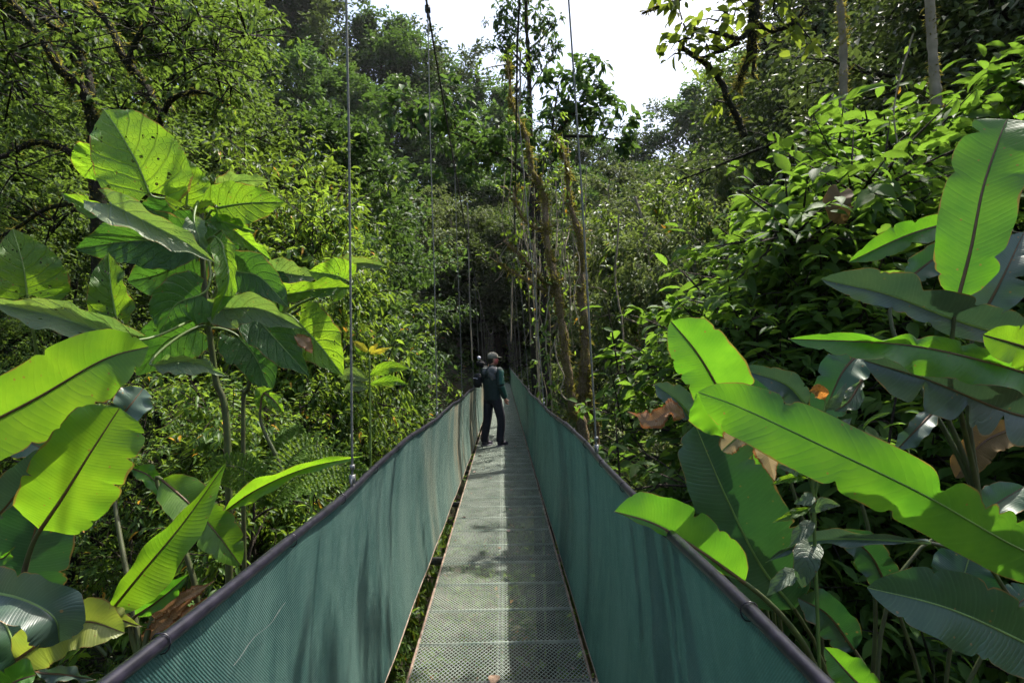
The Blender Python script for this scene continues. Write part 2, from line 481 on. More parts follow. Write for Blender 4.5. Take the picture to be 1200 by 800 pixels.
def ground(x, y):
    x = np.asarray(x, float); y = np.asarray(y, float)
    z = -9.0 + 7.3 * (1 - sst(0, 17, y)) + 8.6 * sst(29, 42, y)
    l = np.maximum(0, -x - 1.2); r = np.maximum(0, x - 1.2)
    z = z + 9 * (1 - np.exp(-l / 9)) * .55 + l * .22 + 9 * (1 - np.exp(-r / 10)) * .45 + r * .14
    z = z + np.clip(y - 44, 0, 55) * np.clip(.36 - .008 * np.clip(x, -12, 22), .15, .5)
    z = z + .35 * np.sin(x * .9 + 1.3) * np.sin(y * .7) + .18 * np.sin(x * 2.3) * np.sin(y * 1.9 + .7)
    path = np.exp(-(x / 1.6) ** 2) * (y < 0.9)
    return np.where(path > .3, np.minimum(z, -.35), z)


def G(x, y):
    return float(ground(x, y))


def build_ground():
    t = np.linspace(-1, 1, 181)
    xs = np.sign(t) * (np.abs(t) * 26 + np.abs(t) ** 4 * 700)
    ty = np.linspace(0, 1, 191)
    ys = -30 + ty * 120 + ty ** 6 * 700
    X, Y = np.meshgrid(xs, ys)
    V = np.stack([X, Y, ground(X, Y)], -1).reshape(-1, 3)
    nx, ny = len(xs), len(ys)
    i = np.arange(ny - 1)[:, None] * nx; j = np.arange(nx - 1)[None, :]
    Q = np.stack([i + j, i + j + 1, i + nx + j + 1, i + nx + j], -1).reshape(-1, 4)
    mb = MB(); mb.add(V, None, Q)
    tag(mb.build('ground', M['ground'], smooth=True), kind='structure')


build_ground()

# ------------------------------------------------------------------ leaf clouds
T_RH = (np.array([(0, 0, 0), (.45, .5, .08), (1, 0, -.12), (.45, -.5, .08)]), np.array([(0, 2, 1), (0, 3, 2)]), None)
T_MID = (np.array([(0, 0, 0), (.33, 0, -.02), (.68, 0, -.07), (1, 0, -.2), (.28, .44, .07), (.64, .40, .02), (.28, -.44, .07), (.64, -.40, .02)]),
         np.array([(0, 1, 4), (2, 3, 5), (0, 6, 1), (2, 7, 3)]), np.array([(1, 2, 5, 4), (1, 6, 7, 2)]))

T_BR = (np.array([(0, 0, 0), (1, 0, -.22)] + [(x, y, z) for x, hw, zz in ((.18, .33, .0), (.42, .5, .0), (.68, .38, -.05), (.86, .17, -.13)) for y, z in ((hw, zz + .07), (0, zz), (-hw, zz + .07))]),
        np.array([(0, 3, 2), (0, 4, 3), (1, 11, 12), (1, 12, 13)]),
        np.array([q for k in range(3) for q in ((2 + 3 * k, 3 + 3 * k, 6 + 3 * k, 5 + 3 * k), (3 + 3 * k, 4 + 3 * k, 7 + 3 * k, 6 + 3 * k))]))


def leaves(mb, pos, d, up, L, W, T=T_RH):
    tv, t3, t4 = T
    n = len(pos)
    if n == 0: return
    d = norm(d)
    s = norm(np.cross(up, d))
    nn = np.cross(d, s)
    L = np.broadcast_to(np.asarray(L, float), (n,)); W = np.broadcast_to(np.asarray(W, float), (n,))
    V = pos[:, None, :] + d[:, None, :] * (tv[None, :, 0, None] * L[:, None, None]) \
        + s[:, None, :] * (tv[None, :, 1, None] * W[:, None, None]) + nn[:, None, :] * (tv[None, :, 2, None] * L[:, None, None])
    K = len(tv)
    off = (np.arange(n) * K)[:, None, None]
    mb.add(V.reshape(-1, 3), (t3[None] + off).reshape(-1, 3), None if t4 is None else (t4[None] + off).reshape(-1, 4))


def rdir(g, n):
    return norm(g.normal(size=(n, 3)))


def twig_leaves(mb, g, a, d, length, m, L, asp, T, droop, spread, jitter, upbias=1.0):
    """leaves set along one twig"""
    t = g.uniform(.1, 1.05, m)
    pos = a + d * (t * length)[:, None] + g.normal(size=(m, 3)) * jitter * (1 - .4 * t)[:, None]
    side = norm(np.cross(d, [0, 0, 1]) + 1e-6)
    sg = np.where(g.random(m) < .5, -1, 1)
    dirs = d * (.25 + .6 * t)[:, None] + side * (sg * spread)[:, None] + g.normal(size=(m, 3)) * .38
    dirs[:, 2] -= droop * (.5 + g.random(m))
    up = np.array([0, 0, 1.0]) * upbias + g.normal(size=(m, 3)) * .45
    l = L * g.uniform(.6, 1.25, m)
    leaves(mb, pos, dirs, up, l, l * asp * g.uniform(.85, 1.15, m), T)


def gen_tree(seed, H, r0, cb, cr, nl, nt, lpt, L, asp=.42, T=T_RH, droop=.35, spread=.7, jitter=.25, twig=.9, wob=.03, lean=(0, 0), top=.35, sides=8, rise=.5, gaps=.0):
    g = np.random.default_rng(seed)
    tm, cm = MB(), MB()
    n = 12
    t = np.linspace(0, 1, n)
    w = np.cumsum(g.normal(size=(n, 2)) * wob * H / 3, axis=0) * t[:, None]
    tr = np.stack([w[:, 0] + lean[0] * H * t ** 1.5, w[:, 1] + lean[1] * H * t ** 1.5, t * H * .96 - .5], -1)
    rr = r0 * (1 - .86 * t) + .5 * r0 * np.exp(-t * 14)
    tube(tm, catmull(tr, 26), np.interp(np.linspace(0, 1, 26), t, rr), sides)
    for k in range(nl):
        f = (k + g.random()) / nl
        if g.random() < gaps: continue
        h = cb + (1 - cb) * f * .98
        base = np.array([np.interp(h, t, tr[:, c]) for c in range(3)])
        az = k * 2.39996 + g.normal() * .4
        prof = math.sin(math.pi * min(1, .18 + .82 * f) ** .9) ** .6 * (1 - top * f) + .12
        ln = cr * prof * g.uniform(.7, 1.2)
        el = rise * (.15 + .85 * f) + g.normal() * .15
        d = np.array([math.cos(az) * math.cos(el), math.sin(az) * math.cos(el), math.sin(el)])
        m = 7
        q = np.linspace(0, 1, m)
        lp = base + d * (q * ln)[:, None] + np.cumsum(g.normal(size=(m, 3)) * .05 * ln, axis=0) * q[:, None]
        lp[:, 2] += ln * .12 * np.sin(q * 3.0) - ln * .10 * droop * q ** 2
        lr = max(.012, r0 * .38 * (1 - .6 * f)) * (1 - .85 * q) + .006
        tube(tm, lp, lr, 5)
        for j in range(nt):
            u = .25 + .75 * (j + g.random()) / nt
            a = np.array([np.interp(u, q, lp[:, c]) for c in range(3)])
            dd = norm(d * .8 + rdir(g, 1)[0] * .95 + np.array([0, 0, .12 - .35 * droop]))
            tl = twig * g.uniform(.55, 1.3)
            tube(tm, [a, a + dd * tl * .55 + np.array([0, 0, .02]), a + dd * tl], [.014 * (r0 / .2) ** .3, .009, .003], 3)
            twig_leaves(cm, g, a, dd, tl, int(lpt * g.uniform(.6, 1.4)), L, asp, T, droop, spread, jitter)
    return tm, cm


PROTO = {}
RAD = {}


def proto(key, H, tmat, cmat, **kw):
    tm, cm = gen_tree(H=H, **kw)
    cv = np.concatenate(cm.v); RAD[key] = float(np.percentile(np.hypot(cv[:, 0], cv[:, 1]), 99.6))
    PROTO[key] = (H, tm.mesh(key + '_trunk', M[tmat], True), cm.mesh(key + '_crown', M[cmat], kw.get('T') is not None))


def plant(key, name, label, cat, x, y, height=None, top=None, z=None, group=None, rot=None, wide=1.0, edge_l=None, edge_r=None, clear=True, crown='crown', stem='trunk'):
    """a tree or shrub: an Empty at its foot that parents trunk and crown"""
    H, tme, cme = PROTO[key]
    z = G(x, y) - .1 if z is None else z
    h = height if height is not None else top - z
    s = h / H
    if key in RAD:                  # keep the crown off the bridge and inside its own stretch of skyline
        r = RAD[key] * s * wide
        if y < 44 and clear:
            x = math.copysign(max(abs(x), r + .68), x)
        if edge_r is not None: x = min(x, edge_r - r * .8)
        if edge_l is not None: x = max(x, edge_l + r * .8)
        z2 = G(x, y) - .1
        if height is None:
            s *= (top - z2) / h
        z = z2
    o = empty(name, (x, y, z), label, cat, group, local=True)
    o.rotation_euler = (0, 0, rot if rot is not None else random.uniform(0, 6.28))
    o.scale = (s * wide, s * wide, s)
    for nm, me in ((stem, tme), (crown, cme)):
        c = bpy.data.objects.new(nm, me)
        C.objects.link(c)
        c.parent = o
    return o


def plant_px(key, name, label, cat, px, pytop, Y, **kw):
    p = P(px, pytop, Y)
    for k in ('edge_l', 'edge_r'):
        if k in kw: kw[k] = P(kw[k], pytop, Y).x
    return plant(key, name, label, cat, p.x, Y, top=p.z, **kw)


# prototypes
proto('hillA', 18, 'bark', 'hill', seed=11, r0=.30, cb=.22, cr=5.2, nl=30, nt=9, lpt=62, L=.36, asp=.55, droop=.2, jitter=.34, twig=1.3)
proto('hillB', 18, 'bark', 'hill', seed=12, r0=.26, cb=.30, cr=4.4, nl=26, nt=9, lpt=66, L=.33, asp=.5, droop=.25, jitter=.38, twig=1.2, top=.1, gaps=.1)
proto('hillC', 18, 'bark', 'darkcanopy', seed=13, r0=.30, cb=.35, cr=5.0, nl=24, nt=9, lpt=70, L=.32, asp=.5, droop=.1, jitter=.36, twig=1.1, top=.0, rise=.9, gaps=.1)
proto('greyA', 14, 'vine', 'grey', seed=21, r0=.2, cb=.12, cr=3.4, nl=26, nt=9, lpt=54, L=.25, asp=.42, droop=.75, jitter=.16, twig=1.1, gaps=.12)
proto('greyB', 14, 'vine', 'grey', seed=22, r0=.18, cb=.15, cr=3.0, nl=24, nt=9, lpt=54, L=.22, asp=.42, droop=.95, jitter=.18, twig=1.3, gaps=.15)
proto('canA', 14, 'darkbark', 'canopy', seed=31, r0=.24, cb=.25, cr=4.6, nl=24, nt=11, lpt=66, L=.17, asp=.42, droop=.4, jitter=.17, twig=1.1, wob=.06)
proto('canB', 14, 'darkbark', 'canopy', seed=32, r0=.22, cb=.2, cr=4.2, nl=24, nt=11, lpt=64, L=.15, asp=.45, droop=.5, jitter=.18, twig=1.2, wob=.06, gaps=.08)
proto('darkA', 14, 'darkbark', 'darkcanopy', seed=41, r0=.22, cb=.3, cr=4.6, nl=30, nt=12, lpt=50, L=.15, asp=.5, droop=.35, jitter=.25, twig=1.1, gaps=.08)
proto('darkB', 14, 'darkbark', 'darkcanopy', seed=42, r0=.20, cb=.25, cr=4.2, nl=28, nt=12, lpt=50, L=.17, asp=.48, droop=.35, jitter=.28, twig=1.2, gaps=.1)
proto('lanceA', 7, 'bark', 'lance', seed=51, r0=.07, cb=.08, cr=1.9, nl=32, nt=9, lpt=22, L=.165, asp=.34, T=T_MID, droop=.55, jitter=.05, twig=.7, spread=.9, wob=.05, gaps=.06)
proto('lanceB', 7, 'bark', 'lance', seed=52, r0=.06, cb=.05, cr=1.7, nl=30, nt=9, lpt=22, L=.15, asp=.36, T=T_MID, droop=.8, jitter=.06, twig=.65, spread=.8, wob=.06, gaps=.08)
proto('lanceC', 7, 'bark', 'lance', seed=53, r0=.06, cb=.1, cr=2.1, nl=28, nt=9, lpt=22, L=.15, asp=.32, T=T_MID, droop=.35, jitter=.04, twig=.8, spread=1.0, wob=.05, rise=.3, gaps=.08)
proto('broadA', 5, 'bark', 'broad', seed=61, r0=.05, cb=.12, cr=1.5, nl=30, nt=9, lpt=13, L=.175, asp=.40, T=T_BR, droop=.4, jitter=.05, twig=.6, spread=.9, wob=.06)
proto('broadB', 5, 'bark', 'broad', seed=62, r0=.05, cb=.1, cr=1.4, nl=28, nt=9, lpt=13, L=.155, asp=.42, T=T_BR, droop=.45, jitter=.06, twig=.6, spread=.8, wob=.07)
proto('sapA', 1.6, 'stalk', 'under', seed=71, r0=.012, cb=.2, cr=.5, nl=9, nt=3, lpt=6, L=.14, asp=.4, T=T_MID, droop=.35, jitter=.02, twig=.22, spread=.9, wob=.06)
proto('sapB', 1.6, 'stalk', 'under', seed=72, r0=.012, cb=.1, cr=.6, nl=10, nt=3, lpt=7, L=.11, asp=.38, T=T_MID, droop=.5, jitter=.02, twig=.26, spread=.9, wob=.08)
proto('sapC', 1.6, 'stalk', 'fern', seed=73, r0=.012, cb=.15, cr=.55, nl=9, nt=3, lpt=7, L=.13, asp=.36, T=T_MID, droop=.4, jitter=.02, twig=.24, spread=.9, wob=.08)

ORD = ['leftmost', 'second', 'third', 'fourth', 'fifth', 'sixth', 'seventh', 'eighth', 'ninth', 'tenth', 'eleventh', 'twelfth', 'thirteenth', 'fourteenth', 'fifteenth', 'sixteenth', 'seventeenth', 'eighteenth', 'nineteenth', 'twentieth']


def ordn(i):
    return 'leftmost' if i == 0 else ORD[i] + ' from the left'


def row(keys, name, text, cat, group, items, **kw):
    for i, (px, py, Y) in enumerate(sorted(items)):
        plant_px(keys[i % len(keys)], name, text % ordn(i), cat, px, py, Y, group=group, **kw)


# ------------------------------------------------------------------ the forest
row(['hillA', 'hillB', 'hillC'], 'hill_tree', 'dense hill tree against the white sky, %s in the topmost row', 'tree', 'trees on the far hill crest',
    [(300, -40, 70), (350, -30, 74), (395, 0, 72), (435, 18, 76), (478, 40, 73), (520, 64, 75), (560, 98, 72), (603, 140, 76), (650, 150, 74), (700, 158, 77), (748, 158, 73), (795, 128, 76), (835, 85, 72), (880, 60, 75)], wide=1.15)
row(['hillB', 'hillA'], 'hill_tree', 'green forest tree on the far slope, %s in the middle row', 'tree', 'trees halfway up the far slope',
    [(290, 20, 58), (345, 55, 56), (398, 82, 58), (450, 100, 56), (500, 118, 58), (548, 150, 57), (600, 190, 60), (655, 195, 57), (705, 205, 58), (760, 190, 56), (815, 175, 58), (870, 130, 57)], wide=1.2)
row(['greyA', 'greyB'], 'vine_hung_tree', 'pale vine-hung tree beyond the bridge end, %s in the lowest row', 'tree', 'vine-hung trees near the far bridge end',
    [(395, 190, 44), (440, 200, 40), (492, 205, 43), (535, 215, 46), (648, 200, 47), (672, 232, 38), (705, 190, 43), (738, 225, 36), (765, 190, 42), (800, 220, 34), (830, 210, 41), (875, 210, 33)], wide=1.35)
row(['greyB', 'greyA', 'lanceB'], 'vine_hung_tree', 'greyish vine-draped tree right of the mossy trunks, %s', 'tree', 'vine-draped trees right of the mossy trunks',
    [(655, 230, 24), (690, 215, 21), (715, 205, 25), (742, 240, 18), (770, 205, 22), (795, 225, 17), (820, 180, 21), (850, 190, 18), (665, 330, 22)], wide=.85)
row(['hillB', 'lanceC', 'hillA'], 'slope_tree', 'green tree on the left slope between hangers and slender tree, %s', 'tree', 'trees on the left slope above the net',
    [(420, 120, 22), (455, 150, 19), (490, 165, 24), (515, 215, 20), (540, 230, 27), (480, 240, 16), (556, 260, 32)], wide=.85)
row(['darkA', 'darkB'], 'understory_tree', 'low dark tree at the mouth of the tunnel behind the walker, %s', 'tree', 'low trees inside the dark tunnel',
    [(560, 330, 47), (572, 345, 53), (588, 335, 50), (603, 345, 55), (620, 330, 48), (545, 310, 50), (636, 315, 52)], wide=1.9, clear=False)  # dark-leaved trees added to deepen the tunnel's darkness
row(['darkB', 'hillC'], 'shade_tree', 'dark tree closing the tunnel at the bridge end, %s', 'tree', 'dark trees round the tunnel at the bridge end',
    [(540, 255, 50), (566, 275, 45.5), (584, 262, 47.5), (604, 270, 46), (624, 262, 45), (578, 235, 54), (592, 225, 58), (612, 235, 52), (632, 250, 48)], wide=1.6, clear=False)  # dense crowns added to keep light out of the tunnel
row(['canA', 'canB'], 'canopy_tree', 'tall small-leaved tree filling the upper left wall, %s', 'tree', 'tall trees of the upper left wall',
    [(-130, -260, 13), (-30, -160, 17), (55, -210, 14), (130, -120, 20), (205, -170, 16), (275, -60, 20), (330, -40, 17), (340, 60, 24), (10, -40, 26), (180, -20, 28)], wide=1.0, edge_r=400)
row(['canB', 'canA'], 'small_leaved_tree', 'mid-height small-leaved tree behind the heart-leaved plant, %s', 'tree', 'small-leaved trees at the left',
    [(-160, 40, 9.5), (-60, 60, 11), (30, 90, 10), (120, 150, 11.5), (210, 120, 12), (-20, 230, 7.5), (80, 280, 8)], wide=1.0, edge_r=330)
row(['lanceA', 'lanceC', 'lanceB'], 'lance_leaved_tree', 'sunlit bushy tree with slender leaves left of the bridge, %s', 'tree', 'slender-leaved bushy trees left of the bridge',
    [(292, 120, 11.5), (335, 150, 9.5), (375, 165, 11), (415, 185, 9.5), (452, 205, 11), (488, 250, 9.5), (522, 285, 10.5), (300, 270, 7.4), (405, 300, 8), (462, 330, 8), (350, 190, 9), (440, 190, 9), (500, 290, 8.6)], wide=.66)
row(['lanceB', 'lanceC'], 'low_shrub', 'low leafy shrub behind the left net, %s', 'shrub', 'low shrubs behind the left net',
    [(240, 440, 5.5), (310, 430, 6), (350, 410, 5.2), (400, 420, 6.4), (445, 415, 6.8), (485, 420, 7.4), (520, 425, 9), (150, 400, 5.5), (60, 420, 5.5)], wide=1.0)
row(['broadA', 'broadB'], 'broadleaf_shrub', 'broad-leaved shrub behind the right heliconias, %s', 'shrub', 'broad-leaved shrubs at the right',
    [(838, 265, 6.2), (870, 215, 6.8), (912, 195, 6.4), (955, 165, 6.9), (1000, 140, 6.3), (1045, 130, 6.8), (1095, 150, 6.2), (1150, 110, 6.6), (1215, 90, 6.2), (890, 300, 5.4), (970, 270, 5.2), (1050, 260, 5.3), (985, 110, 8.2), (1040, 85, 7.6), (1095, 60, 8.2), (1160, 35, 7.6), (1225, 10, 7.2)], wide=1.1)
row(['darkA', 'darkB'], 'shade_tree', 'dark tall tree overhanging the upper right, %s', 'tree', 'dark trees of the upper right',
    [(900, -140, 15), (965, -200, 13), (1050, -240, 12), (1130, -220, 14), (1210, -280, 11), (1290, -200, 13), (1010, -120, 17)], wide=1.05, edge_l=880)
row(['darkB', 'darkA', 'canB'], 'far_shade_tree', 'dark fine-leaved tree beside the sky gap at upper right, %s', 'tree', 'dark trees beside the right of the sky gap',
    [(800, 20, 30), (835, -30, 27), (870, -70, 25), (910, -100, 27), (955, -120, 24), (1000, -60, 30), (850, 90, 24), (905, 70, 22)], wide=.95, edge_l=778)
row(['lanceB', 'greyB'], 'low_shrub', 'small dim shrub below the right net rail, %s', 'shrub', 'small shrubs beyond the right net',
    [(715, 470, 8.5), (745, 500, 7.2), (705, 530, 6), (770, 470, 9.5), (735, 420, 13), (790, 400, 11), (690, 440, 16), (665, 400, 22)], wide=1.2)

# ------------------------------------------------------------------ undergrowth (nobody could count it)
def undergrowth():
    g = np.random.default_rng(5)
    mb = MB()
    n = 26000
    x = g.uniform(-9, 9, n); y = g.uniform(.6, 16, n)
    z = ground(x, y) + g.random(n) ** 1.6 * .7
    pos = np.stack([x, y, z], -1)
    leaves(mb, pos, rdir(g, n) * [1, 1, .4], np.array([0, 0, 1.]) + g.normal(size=(n, 3)) * .5, g.uniform(.05, .15, n), g.uniform(.03, .07, n), T_RH)
    n = 60000
    x = g.normal(size=n) * 18; y = g.uniform(10, 75, n)
    z = ground(x, y) + g.random(n) ** 1.4 * 1.6
    pos = np.stack([x, y, z], -1)
    leaves(mb, pos, rdir(g, n) * [1, 1, .5], np.array([0, 0, 1.]) + g.normal(size=(n, 3)) * .5, g.uniform(.2, .5, n), g.uniform(.1, .26, n), T_RH)
    tag(mb.build('undergrowth', M['under']), 'mixed small-leaved ground cover over the ravine floor and banks', 'undergrowth', kind='stuff')


undergrowth()

# ------------------------------------------------------------------ the bridge
def xl(y): return -.645 + .06 * sst(2, 12, y)
def zl(y): return 1.095 - .02 * sst(3, 9, y) + .012 * np.sin(y * 2.1)
def xr(y): return .487 - .037 * sst(3, 9, y)
def zr(y): return 1.10 - .05 * sst(3, 9, y) + .012 * np.sin(y * 1.7 + 1)


Y0, Y1 = -1.0, 42.2


def build_bridge():
    br = empty('suspension_bridge', (0, 20, 0), 'long hanging footbridge with see-through metal deck and green cloth sides', 'footbridge')
    # one panel of expanded metal, repeated
    PW, x0, x1 = .432, -.51, .41
    mb = MB()
    nx, ny = 38, 12
    dx, dy = (x1 - x0) / nx, PW / ny
    w, h = .0015, .0009
    A, B = [], []
    for i in range(nx):
        for j in range(ny):
            cx, cy = x0 + (i + .5) * dx, (j + .5) * dy
            A += [(cx - dx / 2, cy), (cx, cy + dy / 2), (cx + dx / 2, cy), (cx, cy - dy / 2)]
            B += [(cx, cy + dy / 2), (cx + dx / 2, cy), (cx, cy - dy / 2), (cx - dx / 2, cy)]
            if abs(cx + .05) < .024:      # overlap of two sheets
                ox, oy = dx * .5, 0
                A += [(cx - dx / 2 + ox, cy)]
                B += [(cx + ox, cy + dy / 2)]
    A, B = np.array(A), np.array(B)
    d = norm(B - A); s = np.stack([-d[:, 1], d[:, 0]], -1) * w
    z0, z1 = np.full(len(A), -h), np.full(len(A), h)
    # strands slightly raised at one end as in real expanded metal
    def c(p, z): return np.concatenate([p, z[:, None]], 1)
    V = np.stack([c(A - s, z0), c(A + s, z0), c(A - s, z1 + .001), c(A + s, z1 + .001), c(B - s, z0), c(B + s, z0), c(B - s, z1), c(B + s, z1)], 1)
    k = (np.arange(len(A)) * 8)[:, None, None]
    Q = np.array([(2, 6, 7, 3), (0, 1, 5, 4), (0, 4, 6, 2), (1, 3, 7, 5)])[None] + k
    mb.add(V.reshape(-1, 3), None, Q.reshape(-1, 4))
    box(mb, ((x0 + x1) / 2, 0, -.004), (x1 - x0, .010, .016))
    p0 = mb.build('deck_panel', M['grate'], br)
    for i in range(100):
        o = p0 if i == 0 else p0.copy()
        if i: C.objects.link(o)
        o.location = (0, Y0 + i * PW, 0)
    ys = np.linspace(Y0, Y1, 60)
    for x, m in ((x0 - .006, 'rust'), (x1 + .006, 'rust')):
        mb = MB()
        for a, b in zip(ys[:-1], ys[1:]):
            box(mb, (x, (a + b) / 2, -.012), (.012, b - a - .002, .03))
        e = mb.build('edge_bar', M[m], br)
    mb = MB(); box(mb, (-.05, (Y0 + Y1) / 2, -.021), (.012, Y1 - Y0, .012)); mb.build('centre_bar', M['oldsteel'], br)
    y = -0.8
    while y < Y1:
        mb = MB()
        box(mb, (-.07, y + .02, -.062), (1.22, .04, .05))
        mb.build('crossbeam', M['oldsteel'], br)
        y += 1.88
    # cloth sides
    yy = np.concatenate([np.arange(Y0, 14, .03), np.arange(14, Y1, .09)])
    g = np.random.default_rng(3)
    for side, fx, fz, xb in ((-1, xl, zl, lambda q: -.640 + .065 * sst(2, 12, q)), (1, xr, zr, lambda q: .452 - .012 * sst(3, 9, q))):
        nr = 18
        t = np.linspace(0, 1, nr)
        top = fz(yy) - .004
        sag = .012 * np.abs(np.sin(yy * 1.3 + side)) + .006 * np.sin(yy * 5.1)
        bot = -.03 + sag
        f1 = np.sin(yy * 9.0 + 2.1 * np.sin(yy * 1.1) + side) + .7 * np.sin(yy * 17.3 + 1.7 * np.sin(yy * .8)) + .5 * np.sin(yy * 4.1 + 2)
        env = np.clip(.5 + .5 * np.sin(yy * .63 + 1.1 * side), .15, 1)
        amp = (.0046 if side < 0 else .0026) * env
        Yg, Tg = np.meshgrid(yy, t)
        X = fx(yy)[None] * (1 - Tg) + xb(yy)[None] * Tg + amp[None] * f1[None] * np.sin(math.pi * np.clip(Tg * .85 + .08, 0, 1)) + side * .03 * np.sin(math.pi * Tg)
        Z = top[None] * (1 - Tg) + bot[None] * Tg
        V = np.stack([X, Yg + .012 * np.sin(Tg * 5 + Yg * 3), Z], -1).reshape(-1, 3)
        n = len(yy)
        i = np.arange(nr - 1)[:, None] * n; j = np.arange(n - 1)[None]
        Q = np.stack([i + j, i + j + 1, i + n + j + 1, i + n + j], -1).reshape(-1, 4)
        mb = MB(); mb.add(V, None, Q, uv=np.stack([Yg, Z], -1).reshape(-1, 2))
        net = mb.build('cloth_side', M['net_sunlit' if side < 0 else 'net'], br, smooth=True)
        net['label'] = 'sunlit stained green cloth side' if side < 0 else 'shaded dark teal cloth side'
        hem = MB()
        yh = np.arange(Y0, Y1, .15)
        tube(hem, np.stack([xb(yh), yh, np.interp(yh, yy, bot) - .002], -1), .005, 6)
        hem.build('hem_cord', M['rust'], net, smooth=True)
        if side < 0:
            hem = MB(); qy = np.linspace(1.36, 1.68, 30)
            tube(hem, np.stack([np.full(30, -.642), qy, .925 + .006 * np.sin(qy * 31)], -1), .0006, 4)
            hem.build('loose_thread', M['clamp'], net)
        mb = MB()
        yr_ = np.arange(Y0, Y1, .05)
        r = .0145 + .0012 * np.sin(yr_ * 11) * np.sin(yr_ * 2.3)
        tube(mb, np.stack([fx(yr_) + .003 * np.sin(yr_ * 6.1), yr_, fz(yr_) + .004], -1), r, 10)
        rail = mb.build('handrail', M['pipe'], br, smooth=True)
        for yt in np.arange(.6, 13, .56):
            mb = MB()
            yt = yt + g.normal() * .03
            tube(mb, np.array([(float(fx(yt)) + math.cos(a) * .0185, yt + .002 * math.sin(3 * a), float(fz(yt)) + .002 + math.sin(a) * .020) for a in np.linspace(0, 2 * math.pi, 13)]), .0016, 4)
            mb.build('tie', M['pipe'], rail)
    # main cables and hangers
    def mz(y): return 1.62 + 1.33 + .0044 * (y - 27) ** 2
    def mxl(y): return -.66
    def mxr(y): return .487 - (.072 - .034 * (1 - sst(3, 6, y))) * (mz(y) - 1.1)
    for fx in (mxl, mxr):
        q = np.linspace(-6, 50, 90)
        mb = MB()
        tube(mb, [(fx(a), a, mz(a)) for a in q], .010, 8)
        for ph in (0, math.pi):      # laid strands
            q2 = np.linspace(2, 20, 900)
            tube(mb, [(fx(a) + .008 * math.cos(a * 40 + ph), a, mz(a) + .008 * math.sin(a * 40 + ph)) for a in q2], .006, 5)
        mb.build('main_cable', M['oldsteel'], br, smooth=True)
    hl = [-.6, 2.43] + [2.43 + 2.95 * k for k in range(1, 14)]
    hr = [-.6, 3.02] + [3.02 + 3.55 * k for k in range(1, 11)]
    for hs, fx, fz, mx in ((hl, xl, zl, mxl), (hr, xr, zr, mxr)):
        for y in hs:
            mb = MB()
            b = Vector((float(fx(y)), y, float(fz(y)) + .01)); t = Vector((mx(y), y, mz(y)))
            tube(mb, [b, b.lerp(t, .33) + Vector((.006, 0, 0)), b.lerp(t, .66) - Vector((.004, 0, 0)), t], .0052, 6)
            h = mb.build('hanger', M['steel'], br, smooth=True)
            cl = MB()
            box(cl, b + Vector((0, 0, .035)), (.022, .022, .035))
            tube(cl, [b + Vector((0, .02 * math.cos(a), .02 + .022 * math.sin(a))) for a in np.linspace(0, 6.283, 11)], .005, 5)
            box(cl, b + Vector((0, 0, .085)), (.018, .018, .02))
            cl.build('clamp', M['clamp'], h)
            cl = MB()
            box(cl, t + Vector((0, 0, -.01)), (.05, .05, .05))
            box(cl, t + Vector((0, 0, -.06)), (.02, .02, .07))
            cl.build('clamp', M['oldsteel'], h)
    for x in (-.75, .55):
        mb = MB(); tube(mb, [(x * .9, 50, G(x, 50) - .3), (x * .9, 50, mz(50) + .3)], .11, 10, cap=True)
        mb.build('tower_post', M['oldsteel'], br)
    return br


build_bridge()

# ------------------------------------------------------------------ large leaves
PROF = {
    'banana': [(0, .06), (.04, .45), (.10, .74), (.2, .93), (.4, 1), (.65, .97), (.82, .78), (.92, .48), (.97, .24), (1, .01)],
    'blunt': [(0, .06), (.05, .5), (.14, .82), (.35, 1), (.7, .97), (.9, .8), (.97, .5), (1, .03)],
    'heart': [(0, .50), (.05, .80), (.14, .98), (.28, 1), (.5, .86), (.7, .62), (.86, .33), (.95, .13), (1, .01)],
    'round': [(0, .45), (.06, .75), (.18, .97), (.4, 1), (.65, .86), (.84, .55), (.95, .25), (1, .02)],
    'lance': [(0, .02), (.1, .45), (.3, .95), (.45, 1), (.7, .72), (.9, .25), (1, .01)],
}


